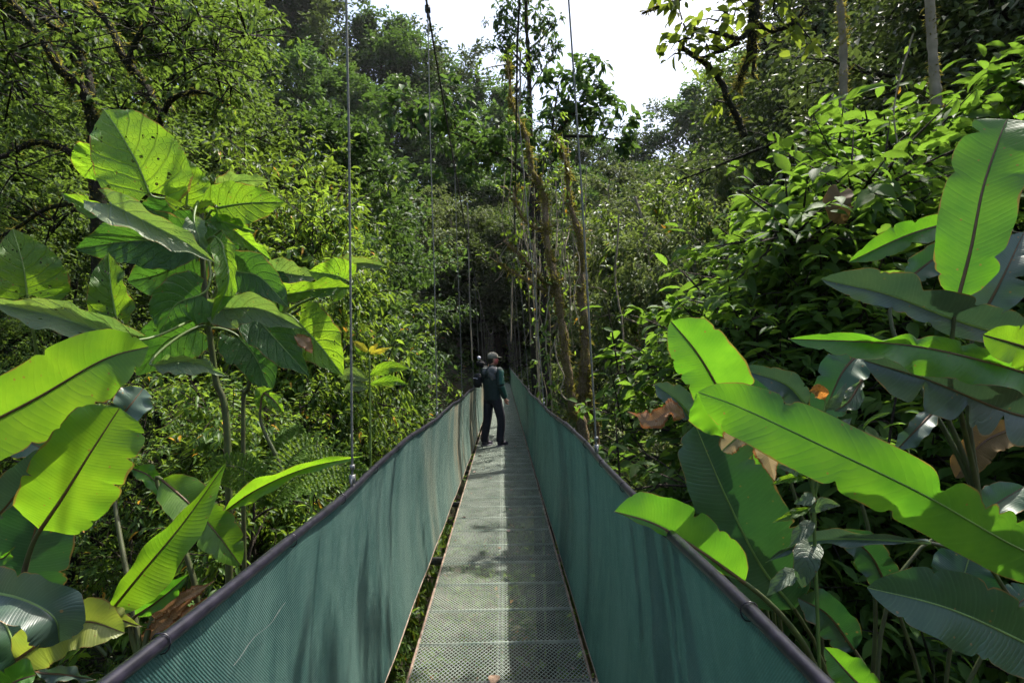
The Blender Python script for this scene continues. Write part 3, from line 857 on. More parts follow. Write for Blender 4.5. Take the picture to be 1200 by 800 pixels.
def leaf(plant, pts, hw, mat, ang=(15, 15), prof='banana', rib='rib', rib_r=.006, curl=.12, wave=.009, wf=6, tears=(), root=None, pet=.007, name='leaf', label=None, nv=96, nu=9, seed=None, lobe=.16, petmat='stalk', sag=.3, fray=0.0, nick=True):
    """one large leaf: midrib through points (pixel x, pixel y, depth), half widths in pixels at its widest"""
    g = np.random.default_rng(seed if seed is not None else int(abs(pts[0][0] * 7 + pts[0][1] * 13 + pts[-1][0] * 3)) + 1)
    if isinstance(hw, (int, float)): hw = (hw, hw)
    mid = catmull([P(*p) for p in pts], nv)
    T = norm(np.gradient(mid, axis=0))
    D = norm(mid - np.array(EYE))
    p = norm(np.cross(T, D)); q = np.cross(p, T)
    q = q * np.sign((q * -D).sum(1, keepdims=True) + 1e-9)
    dep = mid[:, 1]
    s = np.linspace(0, 1, nv)
    L = np.linalg.norm(np.diff(mid, axis=0), axis=1).sum()
    pr = np.interp(s, *zip(*PROF[prof])) if isinstance(prof, str) else None
    us = np.linspace(-1, 1, 2 * nu + 1)
    V = np.zeros((nv, 2 * nu + 1, 3)); UV = np.zeros((nv, 2 * nu + 1, 2))
    ph = g.uniform(0, 6, 4)
    for si, sgn in ((0, 1), (1, -1)):
        a = R(ang[si] if not callable(ang[si]) else 0)
        wr = hw[si] / F * dep / max(math.cos(a), .2)
        w = wr * (pr if pr is not None else np.interp(s, *zip(*prof[si])))
        for tr in tears:
            if tr[2] == si:
                w = w * (1 - tr[1] * np.exp(-(np.abs(s - tr[0]) / tr[3]) ** 1.4))
        if nick and isinstance(prof, str) and prof in ('banana', 'blunt'):
            for _ in range(g.integers(2, 6)):
                w = w * (1 - g.uniform(.05, .32) * np.exp(-(np.abs(s - g.uniform(.1, .97)) / g.uniform(.006, .013)) ** 1.3))
        w = w * (1 + .014 * np.sin(s * 17 + ph[si]) + .009 * np.sin(s * 51 + ph[2 + si]))
        if fray:
            w = w * (1 - fray * g.random(nv) * (s > .1))
        sd = p * (sgn * math.cos(a)) + q * math.sin(a)
        nn = np.cross(T, sd) * sgn
        nn = nn * np.sign((nn * q).sum(1, keepdims=True) + 1e-9)
        for c in range(nu + 1):
            u = c / nu
            col = nu - c if sgn > 0 else nu + c
            off = sd * (w * u)[:, None] - nn * (curl * w * u * u)[:, None] * (1 if curl else 0)
            off = off + nn * (wave * u * u * (np.sin(s * wf * 2 + ph[si]) + .6 * np.sin(s * wf * 4.7 + ph[2 + si])) * np.minimum(1, 4 * (1 - s)))[:, None]
            if prof in ('heart', 'round'):
                off = off - T * (lobe * L * u ** 1.6 * np.exp(-s / .16))[:, None]
                off = off + T * (.05 * L * u ** 2 * (s > .2) * (1 - s))[:, None]
            elif u > 0:
                off = off + T * (.12 * w * u * np.minimum(1, 6 * (1 - s)))[:, None]
            V[:, col] = mid + off
            UV[:, col, 0] = .5 - .5 * u * sgn; UV[:, col, 1] = s
    m = 2 * nu + 1
    i = np.arange(nv - 1)[:, None] * m; j = np.arange(m - 1)[None]
    Q = np.stack([i + j, i + j + 1, i + m + j + 1, i + m + j], -1).reshape(-1, 4)
    mb = MB(); mb.add(V.reshape(-1, 3), None, Q, uv=UV.reshape(-1, 2))
    o = mb.build(name, M[mat], plant, smooth=True)
    if label: o['label'] = label
    if rib:
        mb = MB(); tube(mb, mid, rib_r * (1 - .85 * s) + .0006, 6); mb.build('midrib', M[rib], o, smooth=True)
    if root is not None:
        b = mid[0]; r = np.array(tuple(root)); d = np.linalg.norm(b - r)
        t = np.linspace(0, 1, 16)[:, None]
        c1 = b - T[0] * d * sag; c2 = r + np.array([0, 0, d * .35])
        cv = b * (1 - t) ** 3 + 3 * c1 * t * (1 - t) ** 2 + 3 * c2 * t * t * (1 - t) + r * t ** 3
        mb = MB(); tube(mb, cv, pet * (1 + .8 * t[:, 0]), 7); mb.build('petiole', M[petmat], o, smooth=True)
    return o


def gpt(px, Y, py=500):
    p = P(px, py, Y)
    return Vector((p.x, p.y, G(p.x, p.y) - .05))


# --- heart-leaved plant at the left
hp = gpt(262, 3.3)
heart = empty('heart_leaf_plant', hp, 'tall plant with big holed heart-shaped leaves left of the bridge', 'plant')
stem_pts = [hp, P(268, 560, 3.3), P(252, 440, 3.28), P(241, 350, 3.24), P(237, 290, 3.22), P(236, 235, 3.22)]
mb = MB(); tube(mb, catmull(stem_pts, 40), np.linspace(.022, .011, 40), 9); mb.build('stem', M['stalk'], heart, smooth=True)
st2 = [Vector((hp.x + .1, hp.y + .1, hp.z)), P(285, 540, 3.5), P(292, 450, 3.5), P(322, 385, 3.45), P(352, 362, 3.4)]
mb = MB(); tube(mb, catmull(st2, 30), np.linspace(.016, .008, 30), 8); mb.build('stem', M['stalk'], heart, smooth=True)
SA, SB, SC, SD = P(238, 300, 3.22), P(236, 240, 3.22), P(245, 390, 3.26), P(330, 380, 3.45)
H = 'heart'
for a in (
    dict(pts=[(175, 226, 3.05), (160, 190, 3.0), (138, 152, 2.98), (122, 129, 3.0)], hw=(44, 50), mat=H, ang=(10, 18), root=SB),
    dict(pts=[(120, 185, 3.25), (108, 195, 3.25), (98, 208, 3.28)], hw=(22, 24), mat=H, ang=(25, 25), root=SB),
    dict(pts=[(219, 240, 3.15), (220, 215, 3.12), (216, 184, 3.12)], hw=(22, 27), mat=H, ang=(12, 12), root=SB),
    dict(pts=[(256, 243, 3.1), (290, 238, 3.08), (333, 237, 3.1)], hw=(26, 27), mat=H, ang=(15, 20), root=SA),
    dict(pts=[(262, 216, 3.3), (285, 212, 3.32), (316, 212, 3.4)], hw=(9, 9), mat='heart_p', ang=(55, -50), root=SB),
    dict(pts=[(132, 240, 2.85), (175, 262, 2.8), (215, 283, 2.8), (253, 308, 2.82)], hw=(14, 16), mat='heart_p', ang=(50, 62), root=SA, prof='heart'),  # greyish gloss of the upper surface put into the pale colour
    dict(pts=[(128, 254, 3.1), (100, 240, 3.1), (73, 227, 3.12)], hw=(9, 9), mat='heart', ang=(50, 45), root=SA),
    dict(pts=[(207, 188, 3.4), (200, 172, 3.4), (191, 159, 3.42)], hw=(8, 9), mat='heart_p', ang=(50, 50), root=SB),
    dict(pts=[(136, 370, 2.8), (130, 335, 2.78), (127, 296, 2.8)], hw=(24, 15), mat=H, ang=(15, 50), root=P(140, 470, 3.0)),
    dict(pts=[(262, 292, 2.95), (268, 330, 2.9), (248, 377, 2.9)], hw=(9, 14), mat='heart', ang=(55, 30), root=SA),
    dict(pts=[(215, 285, 3.1), (160, 282, 3.08), (88, 292, 3.1)], hw=(30, 30), mat='heart_d', ang=(30, 35), root=SA),
    dict(pts=[(236, 345, 3.0), (205, 358, 2.95), (188, 392, 2.95)], hw=(32, 30), mat='heart_d', ang=(10, 15), root=SA),
    dict(pts=[(32, 345, 2.75), (27, 310, 2.72), (15, 268, 2.72)], hw=(32, 40), mat=H, ang=(15, 12), root=P(50, 500, 3.0)),
    dict(pts=[(140, 396, 2.6), (70, 372, 2.55), (-20, 352, 2.6)], hw=(17, 17), mat='heart_p', ang=(55, 50), root=SC),
    dict(pts=[(277, 318, 3.15), (305, 325, 3.12), (338, 360, 3.1)], hw=(24, 24), mat='heart_d', ang=(25, 20), root=SC),
    dict(pts=[(322, 318, 3.4), (345, 322, 3.4), (372, 325, 3.45)], hw=(15, 17), mat='heart_p', ang=(40, 35), root=SD),
    dict(pts=[(405, 328, 3.35), (390, 322, 3.3), (362, 318, 3.28)], hw=(26, 22), mat=H, ang=(25, 25), root=SD),
    dict(pts=[(395, 312, 3.5), (425, 308, 3.5), (452, 312, 3.55)], hw=(8, 8), mat='heart_p', ang=(60, 55), root=SD),
    dict(pts=[(335, 345, 3.2), (380, 338, 3.2), (418, 336, 3.25)], hw=(11, 9), mat='heart', ang=(55, 50), root=SD),
    dict(pts=[(262, 362, 3.0), (305, 362, 2.95), (355, 385, 2.95)], hw=(14, 20), mat='heart_p', ang=(55, 40), root=SC),
    dict(pts=[(350, 378, 3.25), (375, 405, 3.2), (402, 440, 3.2)], hw=(30, 26), mat=H, ang=(30, 25), root=SD),
    dict(pts=[(300, 372, 3.15), (330, 405, 3.1), (362, 440, 3.1)], hw=(22, 24), mat='heart_d', ang=(25, 25), root=SC),
    dict(pts=[(180, 428, 2.9), (222, 424, 2.85), (268, 441, 2.85)], hw=(7, 13), mat='heart_p', ang=(55, 55), root=SC, prof='lance'),
    dict(pts=[(272, 268, 3.25), (292, 285, 3.2), (318, 305, 3.2)], hw=(11, 10), mat='heart', ang=(50, 45), root=SA),
    dict(pts=[(250, 255, 3.15), (268, 262, 3.1), (300, 272, 3.1)], hw=(9, 9), mat='heart', ang=(55, 45), root=SB),
    dict(pts=[(225, 300, 3.3), (190, 320, 3.3), (150, 330, 3.3)], hw=(34, 34), mat='heart_d', ang=(25, 25), root=SA),
    dict(pts=[(280, 395, 3.3), (300, 420, 3.3), (318, 462, 3.3)], hw=(26, 26), mat='heart_d', ang=(20, 25), root=SC),
    dict(pts=[(230, 385, 3.35), (195, 400, 3.35), (160, 440, 3.35)], hw=(30, 30), mat='heart_d', ang=(25, 25), root=SC),
    dict(pts=[(250, 300, 3.3), (262, 272, 3.32), (275, 248, 3.35)], hw=(20, 20), mat='heart_d', ang=(25, 25), root=SA),
    dict(pts=[(205, 245, 3.3), (195, 262, 3.3), (180, 285, 3.32)], hw=(28, 28), mat='heart_d', ang=(20, 25), root=SB),
    dict(pts=[(310, 330, 3.35), (315, 345, 3.35), (312, 385, 3.35)], hw=(24, 24), mat='heart_d', ang=(20, 20), root=SC),
    dict(pts=[(228, 262, 3.05), (234, 282, 3.03), (230, 308, 3.05)], hw=(9, 10), mat='heart_p', ang=(40, 40), root=SB),
):
    a.setdefault('prof', 'heart')
    leaf(heart, rib='rib_g', rib_r=.0045, pet=.0055, curl=.10, wave=.012, petmat='greenstalk', **a)
leaf(heart, [(345, 392, 3.1), (358, 402, 3.08), (366, 414, 3.1)], 7, 'dead_r', (20, 20), 'lance', rib=None, label='torn pinkish brown dry leaf scrap')

# --- heliconias at the left
hl1 = gpt(20, 2.0)
hel1 = empty('heliconia_plant', hl1, 'heliconia at left edge with broad sunlit leaf blades, taller one', 'plant')
rt = P(20, 760, 2.0)
for a in (
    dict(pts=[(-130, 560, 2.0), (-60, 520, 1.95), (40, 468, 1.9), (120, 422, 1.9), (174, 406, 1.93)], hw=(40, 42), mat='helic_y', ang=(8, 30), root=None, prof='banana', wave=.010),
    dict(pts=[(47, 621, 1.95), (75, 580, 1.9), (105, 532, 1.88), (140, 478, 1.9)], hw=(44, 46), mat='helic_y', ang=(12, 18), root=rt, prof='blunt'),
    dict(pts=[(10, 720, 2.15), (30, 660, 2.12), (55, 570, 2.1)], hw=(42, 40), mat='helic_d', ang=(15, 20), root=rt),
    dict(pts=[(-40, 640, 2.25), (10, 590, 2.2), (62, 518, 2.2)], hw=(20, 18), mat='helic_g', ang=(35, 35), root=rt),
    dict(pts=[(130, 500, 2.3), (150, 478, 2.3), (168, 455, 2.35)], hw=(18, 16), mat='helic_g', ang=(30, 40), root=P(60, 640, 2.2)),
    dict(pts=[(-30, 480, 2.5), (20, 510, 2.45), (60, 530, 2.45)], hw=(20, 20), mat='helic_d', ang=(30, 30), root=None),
):
    leaf(hel1, rib_r=.0065, **a)
hl2 = gpt(170, 2.35)
hel2 = empty('heliconia_plant', hl2, 'heliconia beside the left net with folded upright blade and arching leaf', 'plant')
rt = P(165, 790, 2.3)
for a in (
    dict(pts=[(122, 725, 2.1), (165, 672, 2.08), (215, 612, 2.1), (266, 541, 2.15)], hw=(16, 32), mat='helic_y', ang=(48, 30), root=None, prof='lance', curl=-.1),
    dict(pts=[(257, 604, 2.5), (300, 574, 2.45), (360, 548, 2.45), (428, 534, 2.5)], hw=(8, 8), mat='helic_y', ang=(58, 52), root=rt, prof='lance'),
    dict(pts=[(190, 562, 2.45), (222, 590, 2.4), (250, 620, 2.4), (282, 662, 2.42)], hw=(24, 22), mat='helic_y', ang=(20, 25), root=P(231, 705, 2.4), tears=[(.45, .95, 0, .03), (.62, .7, 1, .02)]),
    dict(pts=[(158, 722, 2.3), (190, 700, 2.28), (222, 672, 2.3)], hw=(14, 10), mat='helic', ang=(40, 30), root=rt, prof='lance'),
    dict(pts=[(155, 548, 2.6), (178, 560, 2.58), (200, 590, 2.6)], hw=(9, 9), mat='helic', ang=(40, 40), root=rt, prof='lance'),
    dict(pts=[(305, 480, 2.9), (308, 462, 2.9), (320, 455, 2.9)], hw=(9, 9), mat='heart', ang=(25, 25), root=P(330, 560, 2.9), prof='lance'),
    dict(pts=[(310, 460, 2.9), (322, 470, 2.88), (333, 485, 2.9)], hw=(7, 7), mat='heart', ang=(25, 25), root=None, prof='lance'),
):
    leaf(hel2, rib_r=.0055, **a)
for y_, dy_ in ((0, 0), (18, 14), (-12, 22)):
    leaf(hel2, [(175 + y_, 728 + dy_, 2.35), (205 + y_, 706 + dy_, 2.33), (252 + y_, 680 + dy_ * .4, 2.35)], (9, 8), 'dead_r', (30, 40), 'lance', rib=None, label='dry rust-brown collapsed leaf sheath', fray=.3)
hl3 = gpt(20, 1.75, 700)
hel3 = empty('heliconia_plant', hl3, 'low heliconia in the bottom left corner with yellowing glossy leaves', 'plant')
rt = Vector((hl3.x, hl3.y, hl3.z))
for a in (
    dict(pts=[(-40, 690, 1.6), (20, 700, 1.55), (62, 722, 1.55), (70, 752, 1.58)], hw=(26, 24), mat='helic_g', ang=(35, 45), root=None, prof='banana', rib='rib_g'),
    dict(pts=[(20, 772, 1.7), (60, 745, 1.66), (100, 728, 1.66), (146, 741, 1.68)], hw=(24, 26), mat='helic_old', ang=(35, 30), root=rt, prof='banana'),
    dict(pts=[(105, 712, 1.8), (130, 722, 1.78), (166, 734, 1.8)], hw=(10, 9), mat='helic_old', ang=(30, 30), root=rt, prof='lance'),
    dict(pts=[(-30, 700, 1.75), (8, 735, 1.7), (25, 800, 1.7)], hw=(26, 24), mat='helic_d', ang=(20, 20), root=None, rib='rib_g'),
    dict(pts=[(-10, 825, 1.5), (15, 800, 1.48), (42, 790, 1.5)], hw=(20, 16), mat='helic', ang=(30, 30), root=None),
    dict(pts=[(42, 788, 1.8), (75, 790, 1.78), (112, 796, 1.8)], hw=(7, 7), mat='helic_g', ang=(45, 45), root=rt, prof='lance'),
    dict(pts=[(-20, 668, 1.8), (5, 672, 1.8), (26, 686, 1.8)], hw=(7, 8), mat='helic', ang=(30, 40), root=None, prof='lance'),
    dict(pts=[(-20, 645, 1.9), (0, 655, 1.9), (18, 640, 1.9)], hw=(6, 6), mat='helic', ang=(30, 40), root=None, prof='lance'),
):
    leaf(hel3, rib_r=.005, **({'rib': 'rib'} | a))

# --- heliconias at the right
hr1 = gpt(1165, 2.4)
rel1 = empty('heliconia_plant', hr1, 'tallest heliconia at the right edge with an upright ragged backlit leaf', 'plant')
rt = P(1150, 620, 2.4)
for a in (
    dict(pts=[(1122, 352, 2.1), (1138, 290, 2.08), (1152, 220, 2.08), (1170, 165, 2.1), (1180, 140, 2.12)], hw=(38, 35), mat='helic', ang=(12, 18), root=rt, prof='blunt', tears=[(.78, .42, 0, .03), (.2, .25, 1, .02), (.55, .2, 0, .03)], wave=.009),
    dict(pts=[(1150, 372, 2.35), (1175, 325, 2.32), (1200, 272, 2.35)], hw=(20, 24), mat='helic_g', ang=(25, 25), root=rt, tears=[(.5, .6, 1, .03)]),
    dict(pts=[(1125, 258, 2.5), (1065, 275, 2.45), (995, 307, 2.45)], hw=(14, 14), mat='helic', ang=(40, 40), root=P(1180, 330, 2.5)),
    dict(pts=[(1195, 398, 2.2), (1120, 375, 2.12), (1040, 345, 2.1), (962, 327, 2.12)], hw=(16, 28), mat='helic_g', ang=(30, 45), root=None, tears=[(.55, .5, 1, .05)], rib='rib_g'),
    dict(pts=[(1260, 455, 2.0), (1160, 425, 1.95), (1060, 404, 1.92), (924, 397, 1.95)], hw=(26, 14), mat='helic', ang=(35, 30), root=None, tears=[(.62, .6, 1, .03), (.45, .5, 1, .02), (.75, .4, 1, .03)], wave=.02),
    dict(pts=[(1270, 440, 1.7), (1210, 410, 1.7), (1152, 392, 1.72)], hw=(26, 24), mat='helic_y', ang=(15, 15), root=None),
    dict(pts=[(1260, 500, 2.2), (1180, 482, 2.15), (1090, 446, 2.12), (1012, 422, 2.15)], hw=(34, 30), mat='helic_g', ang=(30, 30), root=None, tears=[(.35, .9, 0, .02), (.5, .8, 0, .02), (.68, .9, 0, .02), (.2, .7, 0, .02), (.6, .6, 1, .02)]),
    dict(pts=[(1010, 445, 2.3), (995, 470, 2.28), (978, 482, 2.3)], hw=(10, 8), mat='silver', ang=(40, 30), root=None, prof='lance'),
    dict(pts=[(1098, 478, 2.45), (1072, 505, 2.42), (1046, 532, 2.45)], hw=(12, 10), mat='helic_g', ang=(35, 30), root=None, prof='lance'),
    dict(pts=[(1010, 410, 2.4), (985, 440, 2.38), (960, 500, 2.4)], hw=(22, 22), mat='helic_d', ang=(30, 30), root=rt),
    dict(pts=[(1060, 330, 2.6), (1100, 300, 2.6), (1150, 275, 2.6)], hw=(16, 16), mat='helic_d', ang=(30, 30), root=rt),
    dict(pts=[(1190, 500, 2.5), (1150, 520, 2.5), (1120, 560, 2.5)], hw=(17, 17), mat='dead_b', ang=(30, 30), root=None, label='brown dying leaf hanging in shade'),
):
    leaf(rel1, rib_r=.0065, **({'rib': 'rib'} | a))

hr2 = gpt(905, 2.4)
rel2 = empty('heliconia_plant', hr2, 'heliconia by the right net with an upright bright leaf and broken brown blade', 'plant')
rt = Vector((hr2.x, hr2.y, hr2.z))
for a in (
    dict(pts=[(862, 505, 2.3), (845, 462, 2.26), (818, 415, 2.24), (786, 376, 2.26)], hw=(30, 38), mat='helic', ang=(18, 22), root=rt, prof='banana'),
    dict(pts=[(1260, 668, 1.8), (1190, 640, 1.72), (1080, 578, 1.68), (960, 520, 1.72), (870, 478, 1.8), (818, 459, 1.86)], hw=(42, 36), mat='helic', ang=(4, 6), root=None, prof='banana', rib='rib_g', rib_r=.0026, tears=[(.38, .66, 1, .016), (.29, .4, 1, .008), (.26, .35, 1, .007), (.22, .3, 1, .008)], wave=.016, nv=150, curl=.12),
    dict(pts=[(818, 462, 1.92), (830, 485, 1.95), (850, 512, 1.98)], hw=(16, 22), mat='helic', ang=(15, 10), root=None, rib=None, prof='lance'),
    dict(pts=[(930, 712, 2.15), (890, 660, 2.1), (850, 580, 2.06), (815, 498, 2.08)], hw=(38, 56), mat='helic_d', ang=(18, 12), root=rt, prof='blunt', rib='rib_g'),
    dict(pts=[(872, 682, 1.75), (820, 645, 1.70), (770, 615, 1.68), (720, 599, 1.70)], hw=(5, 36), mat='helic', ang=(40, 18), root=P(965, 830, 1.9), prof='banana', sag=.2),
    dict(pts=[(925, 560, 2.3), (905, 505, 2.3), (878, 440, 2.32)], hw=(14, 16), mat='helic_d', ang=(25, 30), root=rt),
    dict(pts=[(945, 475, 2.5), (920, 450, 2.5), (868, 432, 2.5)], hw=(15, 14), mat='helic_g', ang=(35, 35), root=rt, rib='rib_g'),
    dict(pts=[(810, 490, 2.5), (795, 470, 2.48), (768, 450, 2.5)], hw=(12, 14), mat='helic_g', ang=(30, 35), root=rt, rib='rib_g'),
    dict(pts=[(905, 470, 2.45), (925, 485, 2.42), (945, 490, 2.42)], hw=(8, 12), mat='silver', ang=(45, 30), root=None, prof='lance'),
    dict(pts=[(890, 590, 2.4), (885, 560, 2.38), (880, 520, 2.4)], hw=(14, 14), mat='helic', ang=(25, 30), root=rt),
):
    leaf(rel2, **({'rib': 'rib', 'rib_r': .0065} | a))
leaf(rel2, [(888, 490, 1.98), (872, 505, 1.94), (846, 528, 1.95)], (14, 16), 'dead', (20, 30), 'blunt', rib='rib_g', fray=.25, label='torn beige dead leaf half', seed=4)
leaf(rel2, [(890, 490, 1.96), (898, 525, 1.93), (908, 563, 1.95)], (13, 15), 'dead', (30, 25), 'lance', rib=None, fray=.15, label='hanging beige dead leaf half', seed=5)
leaf(rel2, [(802, 489, 2.1), (785, 482, 2.08), (762, 493, 2.06), (735, 482, 2.08)], (9, 13), 'dead_r', (40, 25), 'lance', rib=None, fray=.2, wave=.02, label='crumpled rusty dry leaf over the net', seed=6)

hr3 = gpt(1080, 2.2)
rel3 = empty('heliconia_plant', hr3, 'low dark heliconia in the bottom right corner, blades in shade', 'plant')
rt = Vector((hr3.x, hr3.y, hr3.z))
for a in (
    dict(pts=[(1290, 800, 1.8), (1200, 752, 1.78), (1110, 712, 1.78), (1016, 688, 1.82)], hw=(38, 42), mat='helic_d', ang=(25, 25), root=None, rib='rib_g'),
    dict(pts=[(1118, 730, 2.2), (1125, 690, 2.2), (1140, 640, 2.22)], hw=(32, 32), mat='helic_d', ang=(25, 25), root=rt, rib='rib_g'),
    dict(pts=[(1090, 636, 2.0), (1000, 631, 1.98), (940, 636, 1.97), (897, 659, 1.98)], hw=(6, 8), mat='helic_g', ang=(50, 60), root=rt, prof='lance', rib='rib_g'),
    dict(pts=[(1040, 830, 1.7), (1005, 800, 1.68), (966, 758, 1.7)], hw=(20, 20), mat='helic', ang=(30, 25), root=rt, prof='banana'),
    dict(pts=[(1000, 760, 2.1), (970, 720, 2.1), (935, 700, 2.1)], hw=(20, 20), mat='helic_d', ang=(30, 30), root=rt),
    dict(pts=[(1150, 770, 2.1), (1180, 720, 2.1), (1215, 690, 2.1)], hw=(20, 20), mat='helic_d', ang=(30, 30), root=rt),
    dict(pts=[(1040, 690, 2.3), (1020, 650, 2.3), (985, 620, 2.3)], hw=(18, 18), mat='helic_d', ang=(30, 30), root=rt),
    dict(pts=[(1110, 620, 2.5), (1150, 600, 2.5), (1200, 570, 2.5)], hw=(20, 20), mat='helic_d', ang=(30, 30), root=rt),
):
    leaf(rel3, rib_r=.006, **({'rib': 'rib'} | a))
# silvery seedlings among them
sp = gpt(950, 1.9)
seed_ = empty('seedling', sp, 'silvery broad-leaved seedling with an orange young leaf at the right', 'plant')
mb = MB(); tube(mb, catmull([sp, P(955, 640, 1.9), P(950, 560, 1.88), P(968, 470, 1.88)], 24), np.linspace(.008, .003, 24), 6); mb.build('stem', M['greenstalk'], seed_, smooth=True)
for i, (a, b, c, w, m) in enumerate([((950, 640), (945, 655), (940, 688), 14, 'silver'), ((935, 668), (918, 678), (898, 698), 9, 'silver'), ((940, 550), (930, 545), (912, 545), 11, 'silver'),
                                     ((945, 560), (925, 560), (903, 568), 5, 'broadb'), ((950, 595), (930, 602), (905, 612), 5, 'broadb'), ((950, 600), (965, 590), (985, 592), 7, 'silver'),
                                     ((955, 610), (940, 622), (925, 640), 8, 'silver'), ((968, 490), (985, 498), (998, 490), 6, 'silver'), ((966, 468), (960, 458), (948, 458), 8, 'young'), ((960, 545), (952, 540), (938, 535), 8, 'young'),
                                     ((968, 480), (980, 470), (992, 448), 6, 'silver'), ((955, 580), (945, 585), (930, 590), 7, 'silver')]):
    leaf(seed_, [(*a, 1.9), (*b, 1.87), (*c, 1.87)], w, 'heart' if m == 'broadb' else m, (25, 25), 'round' if w > 9 else 'lance', rib=None, nv=24, nu=4, wave=.004, root=P(955, (a[1] + 640) / 2, 1.9), pet=.002, petmat='greenstalk',
         label='orange red young leaf' if m == 'young' else None)
# yellow-topped seedling behind the left net
sp = gpt(432, 3.6)
seed2 = empty('seedling', sp, 'thin seedling topped with yellow orange leaves beside the left hanger', 'plant')
mb = MB(); tube(mb, catmull([sp, P(434, 500, 3.6), P(432, 410, 3.6)], 16), np.linspace(.009, .004, 16), 6); mb.build('stem', M['greenstalk'], seed2, smooth=True)
for a, b, c, w, m in [((431, 412), (422, 405), (413, 399), 4, 'yellowleaf'), ((432, 412), (438, 407), (443, 402), 3, 'yellowleaf'), ((433, 414), (446, 411), (458, 407), 3, 'yellowleaf'), ((430, 414), (420, 412), (414, 404), 3, 'heart'),
                      ((433, 440), (455, 430), (480, 432), 7, 'heart'), ((432, 445), (412, 438), (395, 442), 8, 'heart_p'), ((433, 450), (458, 446), (478, 450), 6, 'heart'), ((432, 455), (415, 452), (402, 458), 6, 'heart_p')]:
    leaf(seed2, [(*a, 3.6), (*b, 3.55), (*c, 3.55)], w, m, (25, 25), 'lance', rib=None, nv=20, nu=3, wave=.004, label='yellow orange young leaf' if m == 'yellowleaf' else None)


# --- ferns
def frond(plant, pts, hw, n=26):
    """one arching fern frond: rachis and pinnae"""
    mid = catmull([P(*p) for p in pts], n)
    T = norm(np.gradient(mid, axis=0)); D = norm(mid - np.array(EYE)); p = norm(np.cross(T, D))
    s = np.linspace(0, 1, n)
    w = hw / F * mid[:, 1] * np.sin(np.clip(s * .9 + .1, 0, 1) * math.pi) ** .7
    mb = MB()
    g = np.random.default_rng(int(pts[0][0]))
    for sgn in (1, -1):
        for m in range(9):
            t = (m + .5) / 9
            d = p * sgn * .95 + T * .35 - np.array([0, 0, .25]) * t
            pos = mid + d * (w * t)[:, None]
            leaves(mb, pos, T * .8 + p * sgn * .5 + g.normal(size=(n, 3)) * .15, np.array([0, 0, 1.]) + D * -.4, np.full(n, .018), np.full(n, .014), T_RH)
            leaves(mb, pos, -T * .1 + p * sgn * .9 + g.normal(size=(n, 3)) * .15, np.array([0, 0, 1.]) + D * -.4, w / 7 + .006, np.full(n, .013), T_RH)
    f = mb.build('frond', M['fern'], plant)
    mb = MB(); tube(mb, mid, np.linspace(.004, .001, n), 5); mb.build('stalk', M['greenstalk'], f, smooth=True)


fp = gpt(330, 2.9)
fern = empty('fern', fp, 'large arching fern frond behind the long heliconia leaf at the left net', 'fern')
for q in ([(318, 590, 2.9), (335, 548, 2.85), (365, 522, 2.8), (425, 535, 2.8)], [(318, 590, 2.9), (345, 560, 2.85), (390, 545, 2.8), (430, 552, 2.8)], [(316, 590, 2.9), (300, 560, 2.9), (270, 545, 2.9), (235, 555, 2.95)], [(318, 592, 2.9), (325, 555, 3.0), (340, 520, 3.05), (352, 500, 3.1)]):
    frond(fern, q, 20)


def fern_proto(seed):
    g = np.random.default_rng(seed)
    mb = MB(); sm = MB()
    for k in range(9):
        az = k * 2.4 + g.normal() * .3; ln = g.uniform(.6, 1.0)
        q = np.linspace(0, 1, 20)
        d = np.array([math.cos(az), math.sin(az), 0])
        pts = d * (q * ln * .8)[:, None]; pts[:, 2] = ln * (.95 * q - .75 * q ** 2)
        tube(sm, pts, np.linspace(.005, .0015, 20), 3)
        T = norm(np.gradient(pts, axis=0)); side = np.cross(T, [0, 0, 1.]); side = norm(side)
        w = .17 * np.sin(np.clip(q * .9 + .1, 0, 1) * math.pi) ** .7 * ln
        for sgn in (1, -1):
            for m in range(5):
                t = (m + .5) / 5
                pos = pts + (side * sgn + T * .3) * (w * t)[:, None]
                leaves(mb, pos, side * sgn + T * .3 + g.normal(size=(20, 3)) * .12, np.array([0, 0, 1.]) + g.normal(size=(20, 3)) * .1, w / 4 + .01, np.full(20, .03))
    return (1.0, sm.mesh('fern_stalks', M['stalk'], True), mb.mesh('fern_fronds', M['fern']))


PROTO['fernA'] = fern_proto(1); PROTO['fernB'] = fern_proto(2)
g = np.random.default_rng(17)
for i in range(46):
    sd = -1 if i % 2 else 1
    y = g.uniform(2.6, 11)
    x = sd * g.uniform(.3, 1.2) * (.9 + y * .22) + (0 if y > 4 else sd * .5)
    plant(['fernA', 'fernB'][i % 2], 'fern', 'fern on the bank in the undergrowth %s the bridge' % ('left of' if x < 0 else 'right of'), 'fern', x, y, height=g.uniform(.6, 1.3), group='ferns on the bank %s the bridge' % ('left of' if x < 0 else 'right of'), crown='fronds', stem='stalks')
for i in range(110):
    sd = -1 if i % 2 else 1
    y = g.uniform(1.6, 8)
    x = sd * g.uniform(1.0, 2.2) * (.75 + y * .17)
    plant(['sapA', 'sapB', 'sapC'][i % 3], 'sapling', 'thin leafy sapling in the undergrowth %s the bridge' % ('left of' if x < 0 else 'right of'), 'sapling', x, y, height=g.uniform(.8, 2.3), group='saplings in the undergrowth %s the bridge' % ('left of' if x < 0 else 'right of'), crown='foliage', stem='stem')
for i in range(60):
    y = g.uniform(3.2, 9); x = g.uniform(-1.5, 1.3)
    hh = min(g.uniform(.6, 1.4), -G(x, y) - .7)
    if hh < .4: continue
    plant(['sapA', 'sapB', 'sapC'][i % 3], 'sapling', 'small leafy plant on the slope under the bridge deck', 'plant', x, y, height=hh, clear=False, group='small plants under the deck', crown='foliage', stem='stem')


